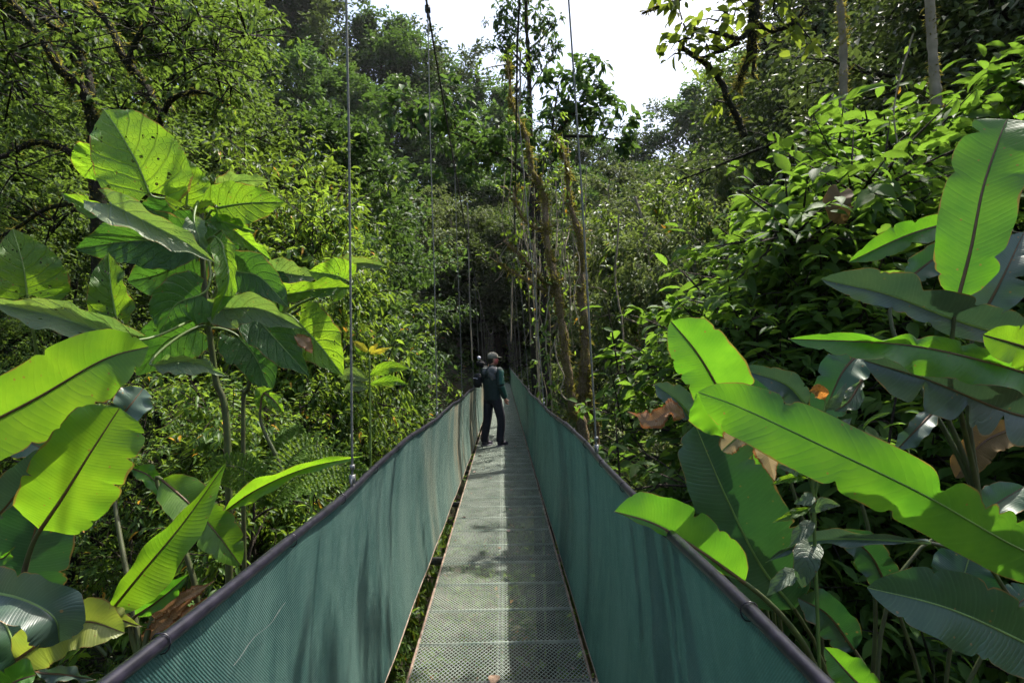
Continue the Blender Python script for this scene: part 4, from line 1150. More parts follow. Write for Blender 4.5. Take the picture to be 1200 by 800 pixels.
# ------------------------------------------------------------------ trees whose limbs show
def limbs(mb, paths, sides=10, moss=None, seed=0, dens=150):
    g = np.random.default_rng(seed)
    for pts, r0, r1 in paths:
        n = 14 * len(pts)
        c = catmull([P(*p) if len(p) == 3 and not isinstance(p, Vector) else p for p in pts], n)
        rr = np.linspace(r0, r1, n)
        c = c + np.convolve(g.normal(size=n), np.ones(5) / 5, 'same')[:, None] * rdir(g, 1) * rr[:, None] * .35
        tube(mb, c, rr * (1 + .10 * g.normal(size=n)), sides)
        if moss is not None:        # moss tufts and tiny ferns sitting on the bark
            ln = np.linalg.norm(np.diff(c, axis=0), axis=1).sum()
            k = int(ln * dens)
            i = g.integers(0, n, k)
            d = rdir(g, k); d[:, 2] = d[:, 2] * .7 + .15
            clump = (np.sin(i * .55) + g.normal(size=k) * .5) > -.2
            i, d = i[clump], d[clump]; k = len(i)
            leaves(moss, c[i] + d * rr[i][:, None] * .9, d + rdir(g, k) * .7 - [0, 0, .35], rdir(g, k), g.uniform(.02, .085, k) * np.where(g.random(k) < .12, 2.2, 1), g.uniform(.006, .022, k), T_RH)


def clusters(seed, cl, L, asp=.45, T=T_MID, droop=.4, twigs=None, root=None):
    g = np.random.default_rng(seed)
    mb = MB()
    for (px, py, Y, rx, rz, n) in cl:
        c = np.array(tuple(P(px, py, Y)))
        k = max(3, n // 14)
        for _ in range(k):
            e = c + g.normal(size=3) * np.array([rx, rx, rz]) * .6
            d = norm(rdir(g, 1)[0] + [0, 0, .1])
            tl = rx * .55
            if twigs is not None:
                tube(twigs, [c + (e - c) * .1, (c + e) / 2 + [0, 0, .03], e, e + d * tl], [.014, .01, .006, .002], 3)
            twig_leaves(mb, g, e, d, tl, max(3, n // k), L, asp, T, droop, .8, L * .35)
    return mb


def limb_tree(name, label, cat, base, paths, cl, tmat, cmat, L, seed, group=None, asp=.45, droop=.4, T=T_MID, mult=1, dens=130):
    cl = [(*c[:5], int(c[5] * mult)) for c in cl]
    o = empty(name, base, label, cat, group)
    tm = MB(); ms = MB(); limbs(tm, paths, moss=ms, seed=seed, dens=dens)
    cm = clusters(seed, cl, L, asp, T, droop, tm)
    tk = tm.build('trunk', M[tmat], o, smooth=True)
    tag(ms.build('moss', M['moss'], tk), kind='stuff')
    if cl: cm.build('crown', M[cmat], o)
    return o


b = gpt(125, 7.5)
limb_tree('mossy_tree', 'dark mossy tree with slanting bare limbs at the upper left corner', 'tree', b,
          [([b, P(118, 320, 7.5), P(112, 200, 7.5), P(108, 140, 7.4), P(95, 103, 7.3), P(70, 80, 7.2), P(48, 45, 7.1), P(8, -5, 7.0), P(-40, -60, 6.8)], .10, .03),
           ([P(110, 160, 7.4), P(105, 95, 7.6), P(96, 70, 7.8), P(84, 42, 7.8), P(68, 22, 7.9), P(50, -10, 8.0)], .055, .02),
           ([P(112, 195, 7.45), P(92, 184, 7.2), P(65, 171, 7.1), P(38, 168, 7.0), P(0, 184, 6.9), P(-60, 190, 6.8)], .05, .025),
           ([P(112, 235, 7.45), P(75, 240, 7.3), P(50, 247, 7.2), P(15, 270, 7.2), P(-30, 290, 7.2)], .035, .015),
           ([P(84, 42, 7.8), P(60, 30, 7.6), P(40, 10, 7.5)], .04, .02)],
          [(10, 60, 6.8, .7, .5, 110), (30, 120, 6.9, .6, .4, 80), (70, 20, 7.5, .7, .4, 90), (20, 200, 6.8, .7, .4, 80), (60, 260, 7.2, .6, .4, 60), (-10, 10, 6.8, .8, .6, 120), (100, 60, 7.8, .6, .4, 70), (15, 95, 6.5, .5, .5, 80)], 'darkbark', 'canopy', .11, 91, droop=.5, mult=1.5)
b = gpt(186, 8.5)
limb_tree('mossy_tree', 'forked mossy tree with a wide Y crown above the heart-leaved plant', 'tree', b,
          [([b, P(190, 300, 8.5), P(184, 180, 8.5), P(182, 130, 8.4), P(168, 98, 8.4), P(150, 75, 8.4), P(140, 58, 8.4), P(130, 33, 8.5), P(100, -5, 8.6), P(70, -50, 8.7)], .095, .03),
           ([P(150, 77, 8.4), P(160, 48, 8.3), P(172, 26, 8.2), P(182, -5, 8.2), P(190, -50, 8.1)], .05, .025),
           ([P(184, 150, 8.4), P(200, 118, 8.2), P(222, 109, 8.0), P(245, 110, 7.9), P(275, 128, 7.8)], .05, .018),
           ([P(184, 190, 8.5), P(160, 165, 8.4), P(140, 160, 8.3), P(122, 168, 8.3)], .035, .015)],
          [(120, 20, 8.6, .8, .5, 90), (175, 15, 8.2, .9, .5, 120), (215, 60, 8.0, .8, .6, 150), (250, 70, 7.8, .8, .6, 150), (235, 20, 7.8, .9, .5, 150), (270, 100, 7.6, .6, .5, 90), (155, 110, 8.2, .5, .4, 50), (290, 40, 7.8, .9, .6, 150), (205, 40, 7.6, .5, .5, 70), (90, 40, 8.0, .7, .5, 120), (140, 130, 7.9, .5, .4, 90), (60, 110, 7.6, .6, .4, 90)], 'darkbark', 'canopy', .115, 92, droop=.55, mult=1.5)
# centre: slender tree in front of the sky and the two mossy trunks
b = gpt(628, 19, 480)
limb_tree('slender_tree', 'slender tree with sparse crown standing alone against the white sky', 'tree', b,
          [([b, P(626, 420, 19), P(624, 300, 19), P(622, 180, 19), P(620, 90, 19), P(617, 30, 19), P(615, -25, 19)], .13, .05),
           ([P(620, 80, 19), P(600, 60, 18.8), P(588, 35, 18.8)], .04, .02), ([P(618, 60, 19), P(635, 45, 19), P(648, 28, 19)], .04, .02), ([P(620, 110, 19), P(635, 85, 19), P(648, 62, 19)], .03, .015),
           ([P(620, 95, 19), P(600, 75, 19), P(586, 68, 19)], .03, .015)],
          [(588, 20, 18.8, .45, .4, 90), (600, 42, 18.8, .5, .4, 110), (590, 62, 18.8, .4, .3, 80), (605, 12, 19, .4, .35, 70), (645, 28, 19, .4, .3, 80), (632, 60, 19, .45, .35, 90), (645, 55, 19, .35, .25, 50), (600, 82, 19, .4, .4, 70), (625, 20, 19, .5, .5, 60), (612, 110, 19, .5, .8, 110), (600, 140, 19, .5, .6, 90), (628, 85, 19, .4, .5, 60), (606, -15, 19, .5, .4, 70)], 'bark', 'hill', .19, 93, droop=.7, mult=2)
b = gpt(640, 15, 480)
limb_tree('broad_crowned_tree', 'dark big-leaved tree crown reaching right below the white sky', 'tree', b,
          [([b, P(640, 400, 15), P(636, 300, 15), P(630, 230, 15), P(640, 180, 15), P(665, 140, 15), P(700, 110, 15)], .13, .03),
           ([P(630, 220, 15), P(600, 190, 14.8), P(560, 170, 14.6), P(520, 150, 14.4)], .06, .02), ([P(650, 160, 15), P(690, 160, 14.8), P(730, 165, 14.6)], .05, .015), ([P(645, 170, 15), P(650, 130, 15), P(655, 100, 15)], .04, .015)],
          [(650, 105, 15, .5, .35, 60), (672, 90, 15, .45, .3, 55), (690, 80, 15, .4, .3, 45), (700, 110, 14.8, .5, .3, 60), (665, 130, 15, .6, .35, 80), (690, 138, 14.8, .6, .3, 75), (715, 125, 14.8, .45, .25, 45), (725, 150, 14.6, .5, .25, 50), (735, 165, 14.6, .4, .3, 45), (640, 145, 15, .6, .4, 80), (612, 165, 14.9, .6, .4, 80), (575, 160, 14.6, .7, .4, 90), (535, 150, 14.4, .7, .35, 90), (500, 140, 14.2, .6, .35, 70), (555, 190, 14.4, .6, .4, 80), (475, 120, 14.2, .6, .3, 60), (520, 125, 14.2, .5, .3, 50), (600, 195, 15, .6, .4, 70), (650, 190, 15, .5, .4, 60)], 'bark', 'hill', .25, 94, droop=.35, asp=.48, mult=2)
b = gpt(690, 9.2, 520)
limb_tree('mossy_trunk_tree', 'curved mossy sunlit trunk leaning left beside the right net', 'tree', b,
          [([b, P(686, 540, 9.2), P(672, 480, 9.2), P(663, 420, 9.2), P(655, 355, 9.2), P(648, 320, 9.2), P(640, 280, 9.3), P(638, 232, 9.4), P(624, 200, 9.5), P(617, 160, 9.6), P(600, 120, 9.7), P(596, 70, 9.8)], .085, .02),
           ([P(648, 340, 9.2), P(628, 320, 9.1), P(612, 302, 9.0), P(592, 283, 8.9)], .04, .018), ([P(645, 345, 9.2), P(620, 330, 9.1), P(600, 318, 9.0), P(583, 306, 8.9)], .035, .014), ([P(638, 270, 9.3), P(618, 262, 9.2), P(604, 235, 9.2), P(608, 215, 9.2)], .03, .012)],
          [(598, 110, 9.7, .4, .4, 50), (596, 75, 9.8, .4, .3, 50), (590, 285, 8.9, .2, .2, 24), (640, 215, 9.4, .35, .3, 40), (585, 308, 8.9, .15, .2, 16), (600, 225, 9.2, .3, .3, 40)], 'mossbark', 'lance', .10, 95, dens=520)
b = gpt(683, 9.6, 520)
limb_tree('mossy_trunk_tree', 'straighter mossy trunk with a forked base, right of the curved trunk', 'tree', b,
          [([b, P(683, 520, 9.6), P(682, 460, 9.6), P(686, 400, 9.6), P(680, 335, 9.6), P(681, 285, 9.6), P(668, 240, 9.6), P(664, 195, 9.6), P(652, 160, 9.7)], .11, .02), ([b, P(700, 540, 9.8), P(690, 470, 9.7), P(687, 420, 9.6)], .06, .045)],
          [(656, 168, 9.6, .3, .25, 50), (650, 150, 9.7, .3, .2, 40)], 'mossbark', 'lance', .10, 96, dens=520)
# bromeliad on the trunk
bp_ = P(641, 332, 9.05)
br_ = empty('bromeliad', bp_, 'bright yellow-green spiky rosette growing on the curved mossy trunk', 'bromeliad', local=True)
mb = MB(); gg = np.random.default_rng(8)
for k in range(22):
    az = k * 2.4; el = gg.uniform(.1, 1.2); ln = gg.uniform(.25, .42)
    d = np.array([math.cos(az) * math.cos(el), math.sin(az) * math.cos(el), math.sin(el)])
    q = np.linspace(0, 1, 7)
    pts = d * (q * ln)[:, None]; pts[:, 2] -= .22 * q ** 2.2
    tube(mb, pts, .022 * (1 - q) + .002, 4, flat=(.18, 1))
mb.build('leaves', M['epi'], br_)
# upper right: limbs hung with epiphytes
b = Vector((9.6, 7.4, G(9.6, 7.4)))
limb_tree('epiphyte_tree', 'overhanging tree with dark hanging limb and large yellowish leaves at upper right', 'tree', b,
          [([b, Vector((9.4, 7.4, 4)), Vector((7.6, 7.3, 7.6)), P(1050, -90, 7.2), P(960, -60, 7.1), P(905, -35, 7.0), P(886, -12, 7.0), P(884, 15, 7.0), P(881, 42, 7.0), P(878, 65, 7.0), P(868, 92, 7.0), P(864, 104, 7.0)], .16, .018),
           ([P(882, 28, 7.0), P(868, 45, 6.9), P(845, 40, 6.8), P(815, 34, 6.8), P(805, 36, 6.8)], .035, .012),
           ([P(884, 26, 7.0), P(905, 36, 6.9), P(928, 28, 6.8), P(945, 8, 6.8)], .035, .02),
           ([P(866, 50, 6.95), P(840, 62, 6.9), P(815, 68, 6.8), P(800, 58, 6.8)], .025, .01),
           ([P(800, 56, 6.8), P(828, 76, 6.9), P(846, 98, 7.0), P(852, 116, 7.0), P(864, 138, 7.1), P(872, 160, 7.1)], .03, .045),
           ([P(960, -60, 7.1), P(840, -40, 7.0), P(795, 0, 6.9), P(768, 10, 6.9), P(752, 16, 6.9)], .05, .012),
           ([P(881, 42, 7.0), P(885, 58, 7.0), P(882, 85, 7.0), P(884, 92, 7.0)], .03, .012),
           ([P(960, -60, 7.1), Vector((3.0, 5.8, 7.0)), Vector((2.3, 5.2, 6.6)), Vector((1.7, 4.4, 6.3))], .05, .012)],  # unseen bough, added to dapple the left cloth and deck with shade
          [(800, 25, 6.8, .30, .25, 24), (812, 45, 6.8, .25, .2, 16), (798, 62, 6.8, .15, .15, 8), (845, 25, 6.8, .3, .3, 20), (860, 20, 6.9, .3, .2, 16), (828, 50, 6.8, .2, .2, 10), (850, 60, 6.9, .25, .2, 10), (830, 80, 6.9, .2, .15, 8), (905, 15, 6.8, .3, .3, 20), (925, 20, 6.8, .3, .3, 20), (900, 52, 6.9, .2, .2, 8), (840, 118, 7.0, .2, .2, 10), (950, 12, 6.8, .3, .2, 16), (860, -5, 6.9, .4, .2, 20), (780, -10, 6.8, .3, .15, 14), (850, -235, 6.2, .4, .5, 26), (890, -290, 5.4, .35, .5, 24), (860, -330, 4.7, .3, .5, 22), (820, -270, 5.6, .3, .4, 18)], 'darkbark', 'epi', .19, 97, droop=.5, asp=.5)  # final clusters belong to the added shading bough
b = gpt(1108, 7.6, 300)
limb_tree('slim_tree', 'slim pale trunk rising through the leaves at the upper right', 'tree', b,
          [([b, P(1108, 300, 7.6), P(1103, 200, 7.5), P(1098, 130, 7.5), P(1093, 60, 7.5), P(1088, -30, 7.5), P(1084, -160, 7.5)], .075, .05)], [(1086, -150, 7.5, 1.2, .5, 200)], 'vine', 'broad', .2, 98)
b = gpt(985, 9.5, 300)
limb_tree('slim_tree', 'thin dark trunk between the upper right tree crowns', 'tree', b,
          [([b, P(990, 200, 9.5), P(988, 60, 9.5), P(984, 0, 9.5), P(975, -120, 9.5)], .08, .05)], [(975, -120, 9.5, 1.2, .6, 200)], 'vine', 'darkcanopy', .18, 99)

# lianas
def liana(label, pts, r, leafn=0, mat='vine', seed=0, group='lianas hanging near the bridge'):
    pv = [P(*p) for p in pts]
    o = empty('liana', pv[-1], label, 'liana', group)
    mb = MB(); n = 10 * len(pts)
    c = catmull(pv, n); gg = np.random.default_rng(seed)
    c = c + np.cumsum(gg.normal(size=c.shape), axis=0) * r * .35
    tube(mb, c, r, 5); mb.build('stem', M[mat], o, smooth=True)
    if leafn:
        lm = MB(); i = gg.integers(0, n, leafn)
        leaves(lm, c[i] + gg.normal(size=(leafn, 3)) * .05, rdir(gg, leafn) + [0, 0, -.6], np.array([0, -.6, 1.]) + gg.normal(size=(leafn, 3)) * .4, gg.uniform(.06, .13, leafn), gg.uniform(.03, .06, leafn), T_MID)
        lm.build('leaves', M['lance'], o)


for i, (lb, pts, r, lf) in enumerate([
    ('thin liana hanging left of the bromeliad down to the net', [(628, 300, 9), (630, 400, 9), (634, 490, 9)], .012, 20),
    ('leafy liana hanging below the bromeliad', [(644, 335, 9), (640, 400, 9), (645, 440, 9), (648, 510, 9)], .012, 90),
    ('looping bare liana at the foot of the curved trunk', [(650, 400, 8.9), (655, 425, 8.9), (664, 445, 8.9), (660, 462, 8.9), (666, 470, 8.9)], .012, 0),
    ('pale straight liana between the hangers and the slender tree', [(600, 200, 17), (602, 300, 17), (600, 400, 17)], .025, 0),
    ('liana falling from the slender tree crown, thicker', [(610, 60, 18.8), (608, 160, 18.8), (612, 260, 18.8)], .035, 60),
    ('thin vine trailing from the slim pale trunk', [(1070, 40, 6.8), (1050, 120, 6.8), (1062, 190, 6.6), (1080, 230, 6.6)], .010, 40),
    ('leafy vine hanging in the pale trees right of the trunks', [(725, 250, 14), (722, 330, 14), (730, 400, 14), (724, 480, 14)], .025, 90),
    ('bare vine hanging left of the bridge tunnel', [(548, 240, 14), (552, 330, 14), (556, 420, 14)], .016, 0),
    ('twisted grey vine right of the straighter trunk', [(745, 230, 20), (755, 270, 20), (750, 300, 20), (760, 340, 20), (748, 400, 20)], .05, 40),
]):
    liana(lb, pts, r, lf, seed=i)

gl = np.random.default_rng(77)
for i in range(44):
    px = gl.uniform(590, 690); y0_ = gl.uniform(150, 300); y1_ = y0_ + gl.uniform(90, 240); Yl = gl.uniform(8.8, 14)
    if px < 618 and y1_ > 330: y1_ = 330
    q = [(px + gl.normal() * 7 * t_, y0_ + (y1_ - y0_) * t_, Yl + gl.normal() * .15) for t_ in np.linspace(0, 1, 5)]
    liana('thin pale vine in the tangle hanging about the mossy trunks', q, gl.uniform(.004, .012), int(gl.integers(4, 40)), seed=100 + i, group='thin vines tangled about the mossy trunks')


# ------------------------------------------------------------------ the walker
def remesh(mb, name, mat, parent, voxel, smooth_it=4, rot=None):
    """weld overlapping closed shapes into one continuous skin"""
    me = mb.mesh(name, mat, True)
    o = bpy.data.objects.new(name, me)
    C.objects.link(o)
    r = o.modifiers.new('weld', 'REMESH'); r.mode = 'VOXEL'; r.voxel_size = voxel; r.use_smooth_shade = True
    s = o.modifiers.new('soft', 'SMOOTH'); s.iterations = smooth_it; s.factor = .5
    bpy.context.view_layer.update()
    dg = bpy.context.evaluated_depsgraph_get()
    new = bpy.data.meshes.new_from_object(o.evaluated_get(dg))
    o.modifiers.clear()
    o.data = new
    new.name = name
    if not new.materials: new.materials.append(mat)
    o.parent = parent
    return o


def person():
    Yp = 10.75
    pp = P(578, 519, Yp)
    root = empty('person', (pp.x, Yp, .004), 'walker seen from behind in grey cap, dark green jacket and dark trousers', 'person', local=True)
    root.rotation_euler = (0, 0, R(-44))
    skin = plain_mat('skin', (.42, .20, .14), .55, scale=40, var=.12)
    jacket = plain_mat('jacket_cloth', (.014, .028, .025), .75, scale=25, var=.3, bump=.3)
    shoulder = plain_mat('grey_jacket_panel', (.085, .088, .09), .75, scale=25, var=.2)
    trous = plain_mat('trouser_cloth', (.022, .022, .028), .85, scale=25, var=.3, bump=.3)
    capm = plain_mat('cap_cloth', (.20, .19, .155), .85, scale=40, var=.15)
    shoem = plain_mat('shoe_leather', (.045, .038, .055), .6, scale=40, var=.3)
    solem = plain_mat('shoe_sole', (.20, .19, .22), .7)
    strapm = plain_mat('black_webbing', (.010, .010, .011), .7)
    greenm = plain_mat('green_sleeve_cloth', (.010, .075, .055), .7, scale=30, var=.2)
    hair = plain_mat('hair', (.02, .014, .010), .6, scale=80)
    white = plain_mat('pale_plastic', (.60, .58, .68), .4)
    red = plain_mat('red_lit_skin', (.50, .12, .10), .5, scale=40, var=.15)
    # joints: facing +y, left = -x
    rs, re, rw = (.20, -.01, 1.405), (.275, -.05, 1.13), (.265, .06, .90)
    ls, le, lw = (-.20, .00, 1.405), (-.315, .10, 1.19), (-.215, .14, 1.43)
    rh, rk, ra = (.095, 0, .90), (.130, .09, .49), (.130, .06, .085)
    lh, lk, la = (-.095, 0, .90), (-.125, -.02, .49), (-.140, -.08, .085)
    b = MB()
    def cap(mb, pts, rad, sides=14, flat=(1, 1), ref=None): tube(mb, catmull(pts, 6 * len(pts)), np.interp(np.linspace(0, 1, 6 * len(pts)), np.linspace(0, 1, len(rad)), rad), sides, cap=True, flat=flat, ref=ref)
    cap(b, [(0, 0, .84), (0, 0, 1.0), (0, -.01, 1.2), (0, -.01, 1.38), (0, 0, 1.46)], [.12, .125, .125, .12, .07], flat=(1.3, .85), ref=(1, 0, 0))
    cap(b, [(0, 0, 1.40), (0, .015, 1.50), (0, .03, 1.58)], [.062, .056, .06])
    hc = np.array((.0, .035, 1.625))
    hr = Matrix.Rotation(R(-28), 3, 'Z')       # looks further to the right
    def hp_(x, y, z): return tuple(hc + np.array(hr @ Vector((x, y, z))))
    ellipsoid(b, hc, (.077, .098, .118), 20, 14, rot=hr)
    ellipsoid(b, hp_(0, .045, -.06), (.055, .05, .055), rot=hr)
    ellipsoid(b, hp_(0, .100, -.022), (.015, .022, .022), rot=hr)
    for sx in (1, -1): ellipsoid(b, hp_(.080 * sx, -.005, -.02), (.012, .022, .034), rot=hr)
    ellipsoid(b, hp_(0, .092, -.062), (.026, .012, .009), rot=hr)
    for s_, e_, w_, sg in ((rs, re, rw, 1), (ls, le, lw, -1)):
        cap(b, [s_, e_], [.056, .042]); cap(b, [e_, w_], [.042, .028])
        f = norm(np.array(w_) - np.array(e_)); sd = norm(np.cross(f, [0, 0, 1] if sg < 0 else [0, 1, 0])); up_ = np.cross(sd, f)
        w_ = np.array(w_)
        cap(b, [w_, w_ + f * .05, w_ + f * .095], [.028, .036, .032], flat=(1, .6), ref=sd)
        for i, ln in enumerate((.065, .078, .072, .055)):
            o_ = w_ + f * .085 + sd * (.027 - .018 * i)
            cap(b, [o_, o_ + f * ln * .5 + up_ * .008, o_ + f * ln * .85 + up_ * .035], [.0095, .009, .007], 8)
        cap(b, [w_ + f * .03 + sd * .025, w_ + f * .06 + sd * .05 + up_ * .015, w_ + f * .085 + sd * .045 + up_ * .035], [.012, .010, .008], 8)
    for h_, k_, a_ in ((rh, rk, ra), (lh, lk, la)):
        cap(b, [h_, k_], [.085, .055]); cap(b, [k_, tuple((np.array(k_) + a_) / 2 + [0, -.012, .04]), a_], [.054, .052, .036])
        cap(b, [tuple(np.array(a_) + [0, -.03, -.035]), tuple(np.array(a_) + [0, .10, -.05])], [.038, .030])
    remesh(b, 'body', skin, root, .009, 2)
    j = MB()
    cap(j, [(0, 0, .86), (0, 0, 1.0), (0, -.01, 1.18), (0, -.015, 1.36), (0, -.005, 1.455)], [.152, .150, .155, .155, .085], flat=(1.32, .92), ref=(1, 0, 0))
    cap(j, [(0, 0, 1.41), (0, .012, 1.515)], [.08, .068])
    for s_, e_, w_ in ((rs, re, rw), (ls, le, lw)):
        cap(j, [s_, e_], [.082, .064]); cap(j, [e_, w_], [.064, .048]); ellipsoid(j, s_, (.083, .08, .075))
    ja = remesh(j, 'jacket', jacket, root, .011, 3)
    # grey shoulder yoke and the green sleeve as sewn panels of the jacket
    y_ = MB()
    cap(y_, [(.02, -.055, 1.43), (.12, -.055, 1.405), (.19, -.045, 1.36)], [.075, .085, .075])
    cap(y_, [(.02, -.075, 1.43), (.10, -.085, 1.32), (.14, -.09, 1.24)], [.075, .08, .05])
    cap(y_, [(-.12, -.07, 1.40), (-.05, -.08, 1.35)], [.08, .07])
    remesh(y_, 'shoulder_panel', shoulder, ja, .011, 3)
    y_ = MB()
    cap(y_, [tuple(np.array(rs) + [.028, 0, .0]), tuple(np.array(re) + [.020, 0, .02])], [.068, .056]); cap(y_, [tuple(np.array(re) + [.016, 0, 0]), tuple(np.array(rw) + [.012, 0, .02])], [.056, .045])
    remesh(y_, 'sleeve_panel', greenm, ja, .011, 2)
    y_ = MB(); ellipsoid(y_, (.305, -.02, 1.30), (.012, .025, .018)); y_.build('badge', white, ja, smooth=True)
    t = MB()
    cap(t, [(0, 0, 1.0), (0, 0, .90), (0, -.005, .80)], [.135, .142, .10], flat=(1.28, .95), ref=(1, 0, 0))
    for h_, k_, a_ in ((rh, rk, ra), (lh, lk, la)):
        a_ = np.array(a_)
        cap(t, [h_, k_, tuple(a_ + [0, 0, .10]), tuple(a_ + [0, .005, .0])], [.105, .082, .074, .080])
    remesh(t, 'trousers', trous, root, .011, 3)
    for a_ in (ra, la):
        a_ = np.array(a_)
        s_ = MB()
        cap(s_, [tuple(a_ + [0, -.05, -.030]), tuple(a_ + [0, .02, -.028]), tuple(a_ + [0, .13, -.045]), tuple(a_ + [0, .19, -.052])], [.046, .050, .042, .026], flat=(1, .85))
        cap(s_, [tuple(a_ + [0, -.01, .04]), tuple(a_ + [0, 0, -.02])], [.05, .05])
        sh = remesh(s_, 'shoe', shoem, root, .008, 2)
        s_ = MB()
        cap(s_, [tuple(a_ + [0, -.085, -.072]), tuple(a_ + [0, -.02, -.072]), tuple(a_ + [0, .10, -.072]), tuple(a_ + [0, .205, -.070])], [.036, .045, .049, .022], flat=(1, .26), ref=(1, 0, 0))
        s_.build('sole', solem, sh, smooth=True)
    hm = MB()
    ellipsoid(hm, hp_(0, -.012, .0), (.082, .092, .10), rot=hr); ellipsoid(hm, hp_(0, -.045, -.045), (.065, .055, .06), rot=hr)
    remesh(hm, 'hair', hair, root, .009, 2)
    c = MB()
    ellipsoid(c, hp_(0, -.006, .05), (.090, .106, .088), 20, 14, rot=hr)
    cp = remesh(c, 'cap', capm, root, .008, 2)
    c = MB()
    cap(c, [hp_(0, .06, .04), hp_(0, .13, .038), hp_(0, .172, .028)], [.072, .070, .045], flat=(1, .10), ref=tuple(hr @ Vector((1, 0, 0))))
    c.build('brim', capm, cp, smooth=True)
    # cheek patch with its red light painted on
    c = MB(); ellipsoid(c, hp_(.055, .035, -.035), (.028, .050, .055), rot=hr); c.build('cheek', red, root, smooth=True)
    # harness strap across the back
    s_ = MB()
    tube(s_, catmull([(.13, .12, 1.40), (.12, .0, 1.485), (.09, -.10, 1.44), (.0, -.165, 1.33), (-.12, -.165, 1.20), (-.215, -.06, 1.10)], 30), .020, 8, flat=(1, .35), ref=(1, .3, 0))
    s_.build('strap', strapm, root, smooth=True)
    s_ = MB(); box(s_, (.02, -.152, 1.29), (.07, .012, .03)); s_.build('buckle', strapm, root)
    # camera held up by the left hand, and bag under the left arm
    M4 = Matrix.Translation(Vector(root.location)) @ Matrix.Rotation(R(-44), 4, 'Z')
    cl = M4 @ Vector((-.215, -.10, 1.545))
    cr = empty('camera', cl, 'dark camera gear with a pale round top carried on the walker\'s left shoulder', 'camera', local=True)
    cr.rotation_euler = (0, R(10), R(-20))
    k = MB(); box(k, (0, 0, 0), (.13, .07, .09)); box(k, (0, 0, .055), (.05, .06, .03)); k.build('camera_body', strapm, cr)
    k = MB(); tube(k, [(0, .03, 0), (0, .10, 0), (0, .15, 0)], [.036, .038, .040], 16, cap=True); ln = k.build('lens', strapm, cr, smooth=True)
    k = MB(); tube(k, [(-.03, -.02, .07), (-.03, -.02, .105), (-.03, -.02, .125), (-.03, -.02, .14)], [.02, .034, .034, .016], 14, cap=True); k.build('flash_dome', white, cr, smooth=True)
    k = MB(); q0 = cr.rotation_euler.to_matrix().inverted() @ ((M4 @ Vector((-.20, .30, 1.44))) - cl); tube(k, [(0, 0, -.04), tuple(q0)], .016, 10, cap=True); k.build('pole', strapm, cr, smooth=True)
    bl = M4 @ Vector((-.25, -.14, 1.23))
    bg = empty('shoulder_bag', bl, 'black padded bag hanging behind the walker\'s left arm', 'bag', local=True)
    bg.rotation_euler = (R(6), R(8), R(-32))
    k = MB(); cap(k, [(0, 0, -.13), (0, 0, -.05), (0, 0, .06), (0, 0, .13)], [.065, .095, .095, .06], flat=(1.0, .75), ref=(1, 0, 0)); pk = remesh(k, 'bag_body', strapm, bg, .01, 3)
    k = MB(); tube(k, [(-.05, -.072, .05), (0, -.08, .055), (.05, -.072, .05)], .006, 5); k.build('zip', white, pk)


person()

# ------------------------------------------------------------------ fallen leaves on the deck
fl_m = plain_mat('fallen_leaf', (.22, .12, .07), .8, scale=60, var=.5, col2=(.42, .30, .20))
fl_p = plain_mat('pinkish_fallen_leaf', (.42, .26, .22), .8, scale=60, var=.3, col2=(.5, .38, .32))
fl_d = plain_mat('dark_fallen_leaf', (.05, .03, .02), .8, scale=60, var=.4)
for i, (px, py, sz, m, lb) in enumerate([
    (579, 797, .085, fl_m, 'curled tan leaf on the deck at the bottom edge of the picture'), (544, 606, .045, fl_d, 'dark crumpled leaf by the left edge of the deck'),
    (596, 622, .05, fl_p, 'pinkish curled leaf right of the deck centre seam'), (598, 597, .045, fl_p, 'small pale leaf on the deck just beyond the pinkish one'),
    (600, 574, .05, fl_p, 'pale leaf on the shaded right half of the deck'), (556, 553, .055, fl_p, 'pale leaf near the left net, nearer than the walker'),
    (562, 534, .07, fl_d, 'dark leaf on the deck behind the walker\'s left shoe'), (604, 523, .08, fl_m, 'brown leaf on the shaded deck right of the walker'),
    (585, 642, .035, fl_m, 'tiny brown leaf on the deck mesh by the centre seam'), (552, 578, .03, fl_m, 'tiny tan leaf on the lit left half of the deck'),
    (622, 655, .035, fl_m, 'small brown leaf on the right half of the deck mesh'), (575, 560, .03, fl_p, 'tiny pale leaf at mid deck near the lit band')]):
    d = CAM3 @ Vector(((px - 600) / F, -(py - 400) / F, -1))
    p = EYE + d * ((EYE.z - .006) / -d.z)
    gg = np.random.default_rng(i + 40)
    az = gg.uniform(0, 6.28); dv = np.array([math.cos(az), math.sin(az), 0]); sv = np.array([-math.sin(az), math.cos(az), 0])
    s = np.linspace(0, 1, 9); us = np.linspace(-1, 1, 7)
    w = .36 * np.sin(np.pi * s ** .8) ** .8 + .01
    V = np.array([[dv * (a - .5) + sv * (b * w[k]) + np.array([0, 0, .22 * b * b * w[k] * 2 + .25 * (a - .5) ** 2 + .02 * math.sin(9 * a + 4 * b)]) for b in us] for k, a in enumerate(s)]) * sz
    q = np.arange(8)[:, None] * 7; r_ = np.arange(6)[None]
    mb = MB(); mb.add(V.reshape(-1, 3) + np.array([p.x, p.y, .006]), None, np.stack([q + r_, q + r_ + 1, q + 8 + r_, q + 7 + r_], -1).reshape(-1, 4))
    tag(mb.build('fallen_leaf', m, smooth=True), lb, 'leaf', 'fallen leaves on the bridge deck')
gg = np.random.default_rng(321)
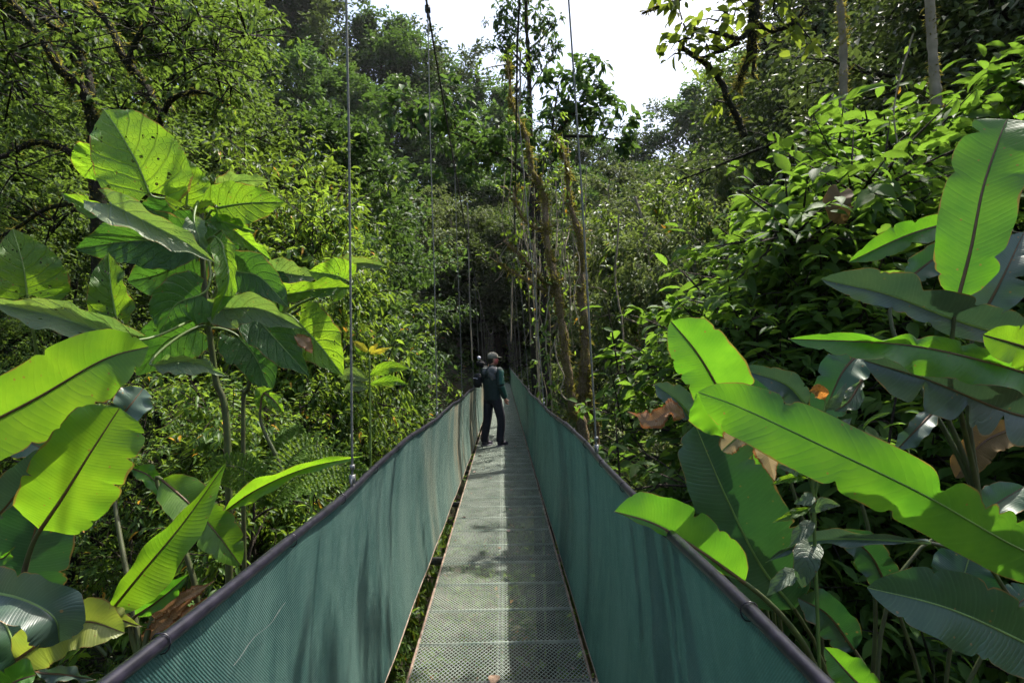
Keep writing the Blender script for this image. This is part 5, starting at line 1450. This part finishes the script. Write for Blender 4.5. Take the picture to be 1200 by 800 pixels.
for i in range(26):
    y_ = 2.7 + 7.5 * gg.random() ** 1.3; x_ = gg.uniform(-.48, .38); z_ = gg.uniform(.012, .032)
    az = gg.uniform(0, 6.28)
    V = np.array([(-.5, 0, .1), (0, .22, .25), (.5, 0, .2), (0, -.22, .2), (.05, 0, .02)]) * z_
    V = V @ np.array(Matrix.Rotation(az, 3, 'Z')).T + np.array([x_, y_, .005])
    mb = MB(); mb.add(V, [(0, 4, 1), (4, 2, 1), (0, 3, 4), (3, 2, 4)])
    tag(mb.build('leaf_fragment', (fl_m, fl_d, fl_p)[i % 3]), 'tiny dry leaf fragment lying loose on the deck mesh', 'leaf fragment', 'leaf fragments scattered on the deck')
hb = P(985, 228, 4.8)
hd = empty('hanging_dead_leaf', hb, 'rusty brown curled dead leaf hanging in the right shrub', 'leaf')
leaf(hd, [(985, 226, 4.8), (982, 242, 4.75), (990, 262, 4.8)], 13, 'dead_b', (30, 45), 'round', rib=None, nv=30, nu=5)

# ------------------------------------------------------------------ damp air
mb = MB(); box(mb, (0, 45, 22), (150, 130, 76))
hm, hnt, hout = new_mat('damp_air')
hv = hnt.nodes.new('ShaderNodeVolumePrincipled')
hv.inputs['Color'].default_value = (.93, .96, 1, 1); hv.inputs['Density'].default_value = .00013; hv.inputs['Anisotropy'].default_value = .3
hnt.links.new(hv.outputs[0], hout.inputs[1])
tag(mb.build('haze', hm), 'thin damp air over the whole valley', 'haze', kind='stuff')

# ------------------------------------------------------------------ daylight
SUN = Vector((.42, .40, 1.0)).normalized()          # direction towards the sun
el = math.asin(SUN.z); az = math.atan2(SUN.x, SUN.y)
w = bpy.data.worlds.new('World'); S.world = w; w.use_nodes = True
nt = w.node_tree
bgn = nt.nodes['Background']
sky = nt.nodes.new('ShaderNodeTexSky'); sky.sky_type = 'NISHITA'; sky.sun_disc = False
sky.sun_elevation = el; sky.sun_rotation = az; sky.air_density = 1.0; sky.dust_density = 4.0; sky.ozone_density = 1.0
nt.links.new(sky.outputs[0], bgn.inputs[0])
bgn.inputs[1].default_value = .15
sd = bpy.data.lights.new('sun', 'SUN'); sd.energy = 4.6; sd.angle = R(.5); sd.color = (1, .95, .86)
so = bpy.data.objects.new('sun', sd); C.objects.link(so)
so.rotation_euler = SUN.to_track_quat('Z', 'Y').to_euler()
so.location = (0, 0, 60)

vs = S.view_settings
vs.view_transform = 'Standard'; vs.look = 'None'; vs.gamma = 1; vs.use_curve_mapping = False; vs.exposure = 1.15
S.render.engine = 'CYCLES'
cy = S.cycles
cy.max_bounces = 6; cy.diffuse_bounces = 4; cy.glossy_bounces = 2; cy.transmission_bounces = 4; cy.transparent_max_bounces = 8
cy.use_denoising = True; cy.denoising_prefilter = 'NONE'; cy.volume_bounces = 0; cy.volume_max_steps = 32; cy.volume_step_rate = 8
cy.use_adaptive_sampling = True; cy.adaptive_threshold = .03
cy.caustics_reflective = False; cy.caustics_refractive = False
S.render.resolution_x, S.render.resolution_y = 1024, 682
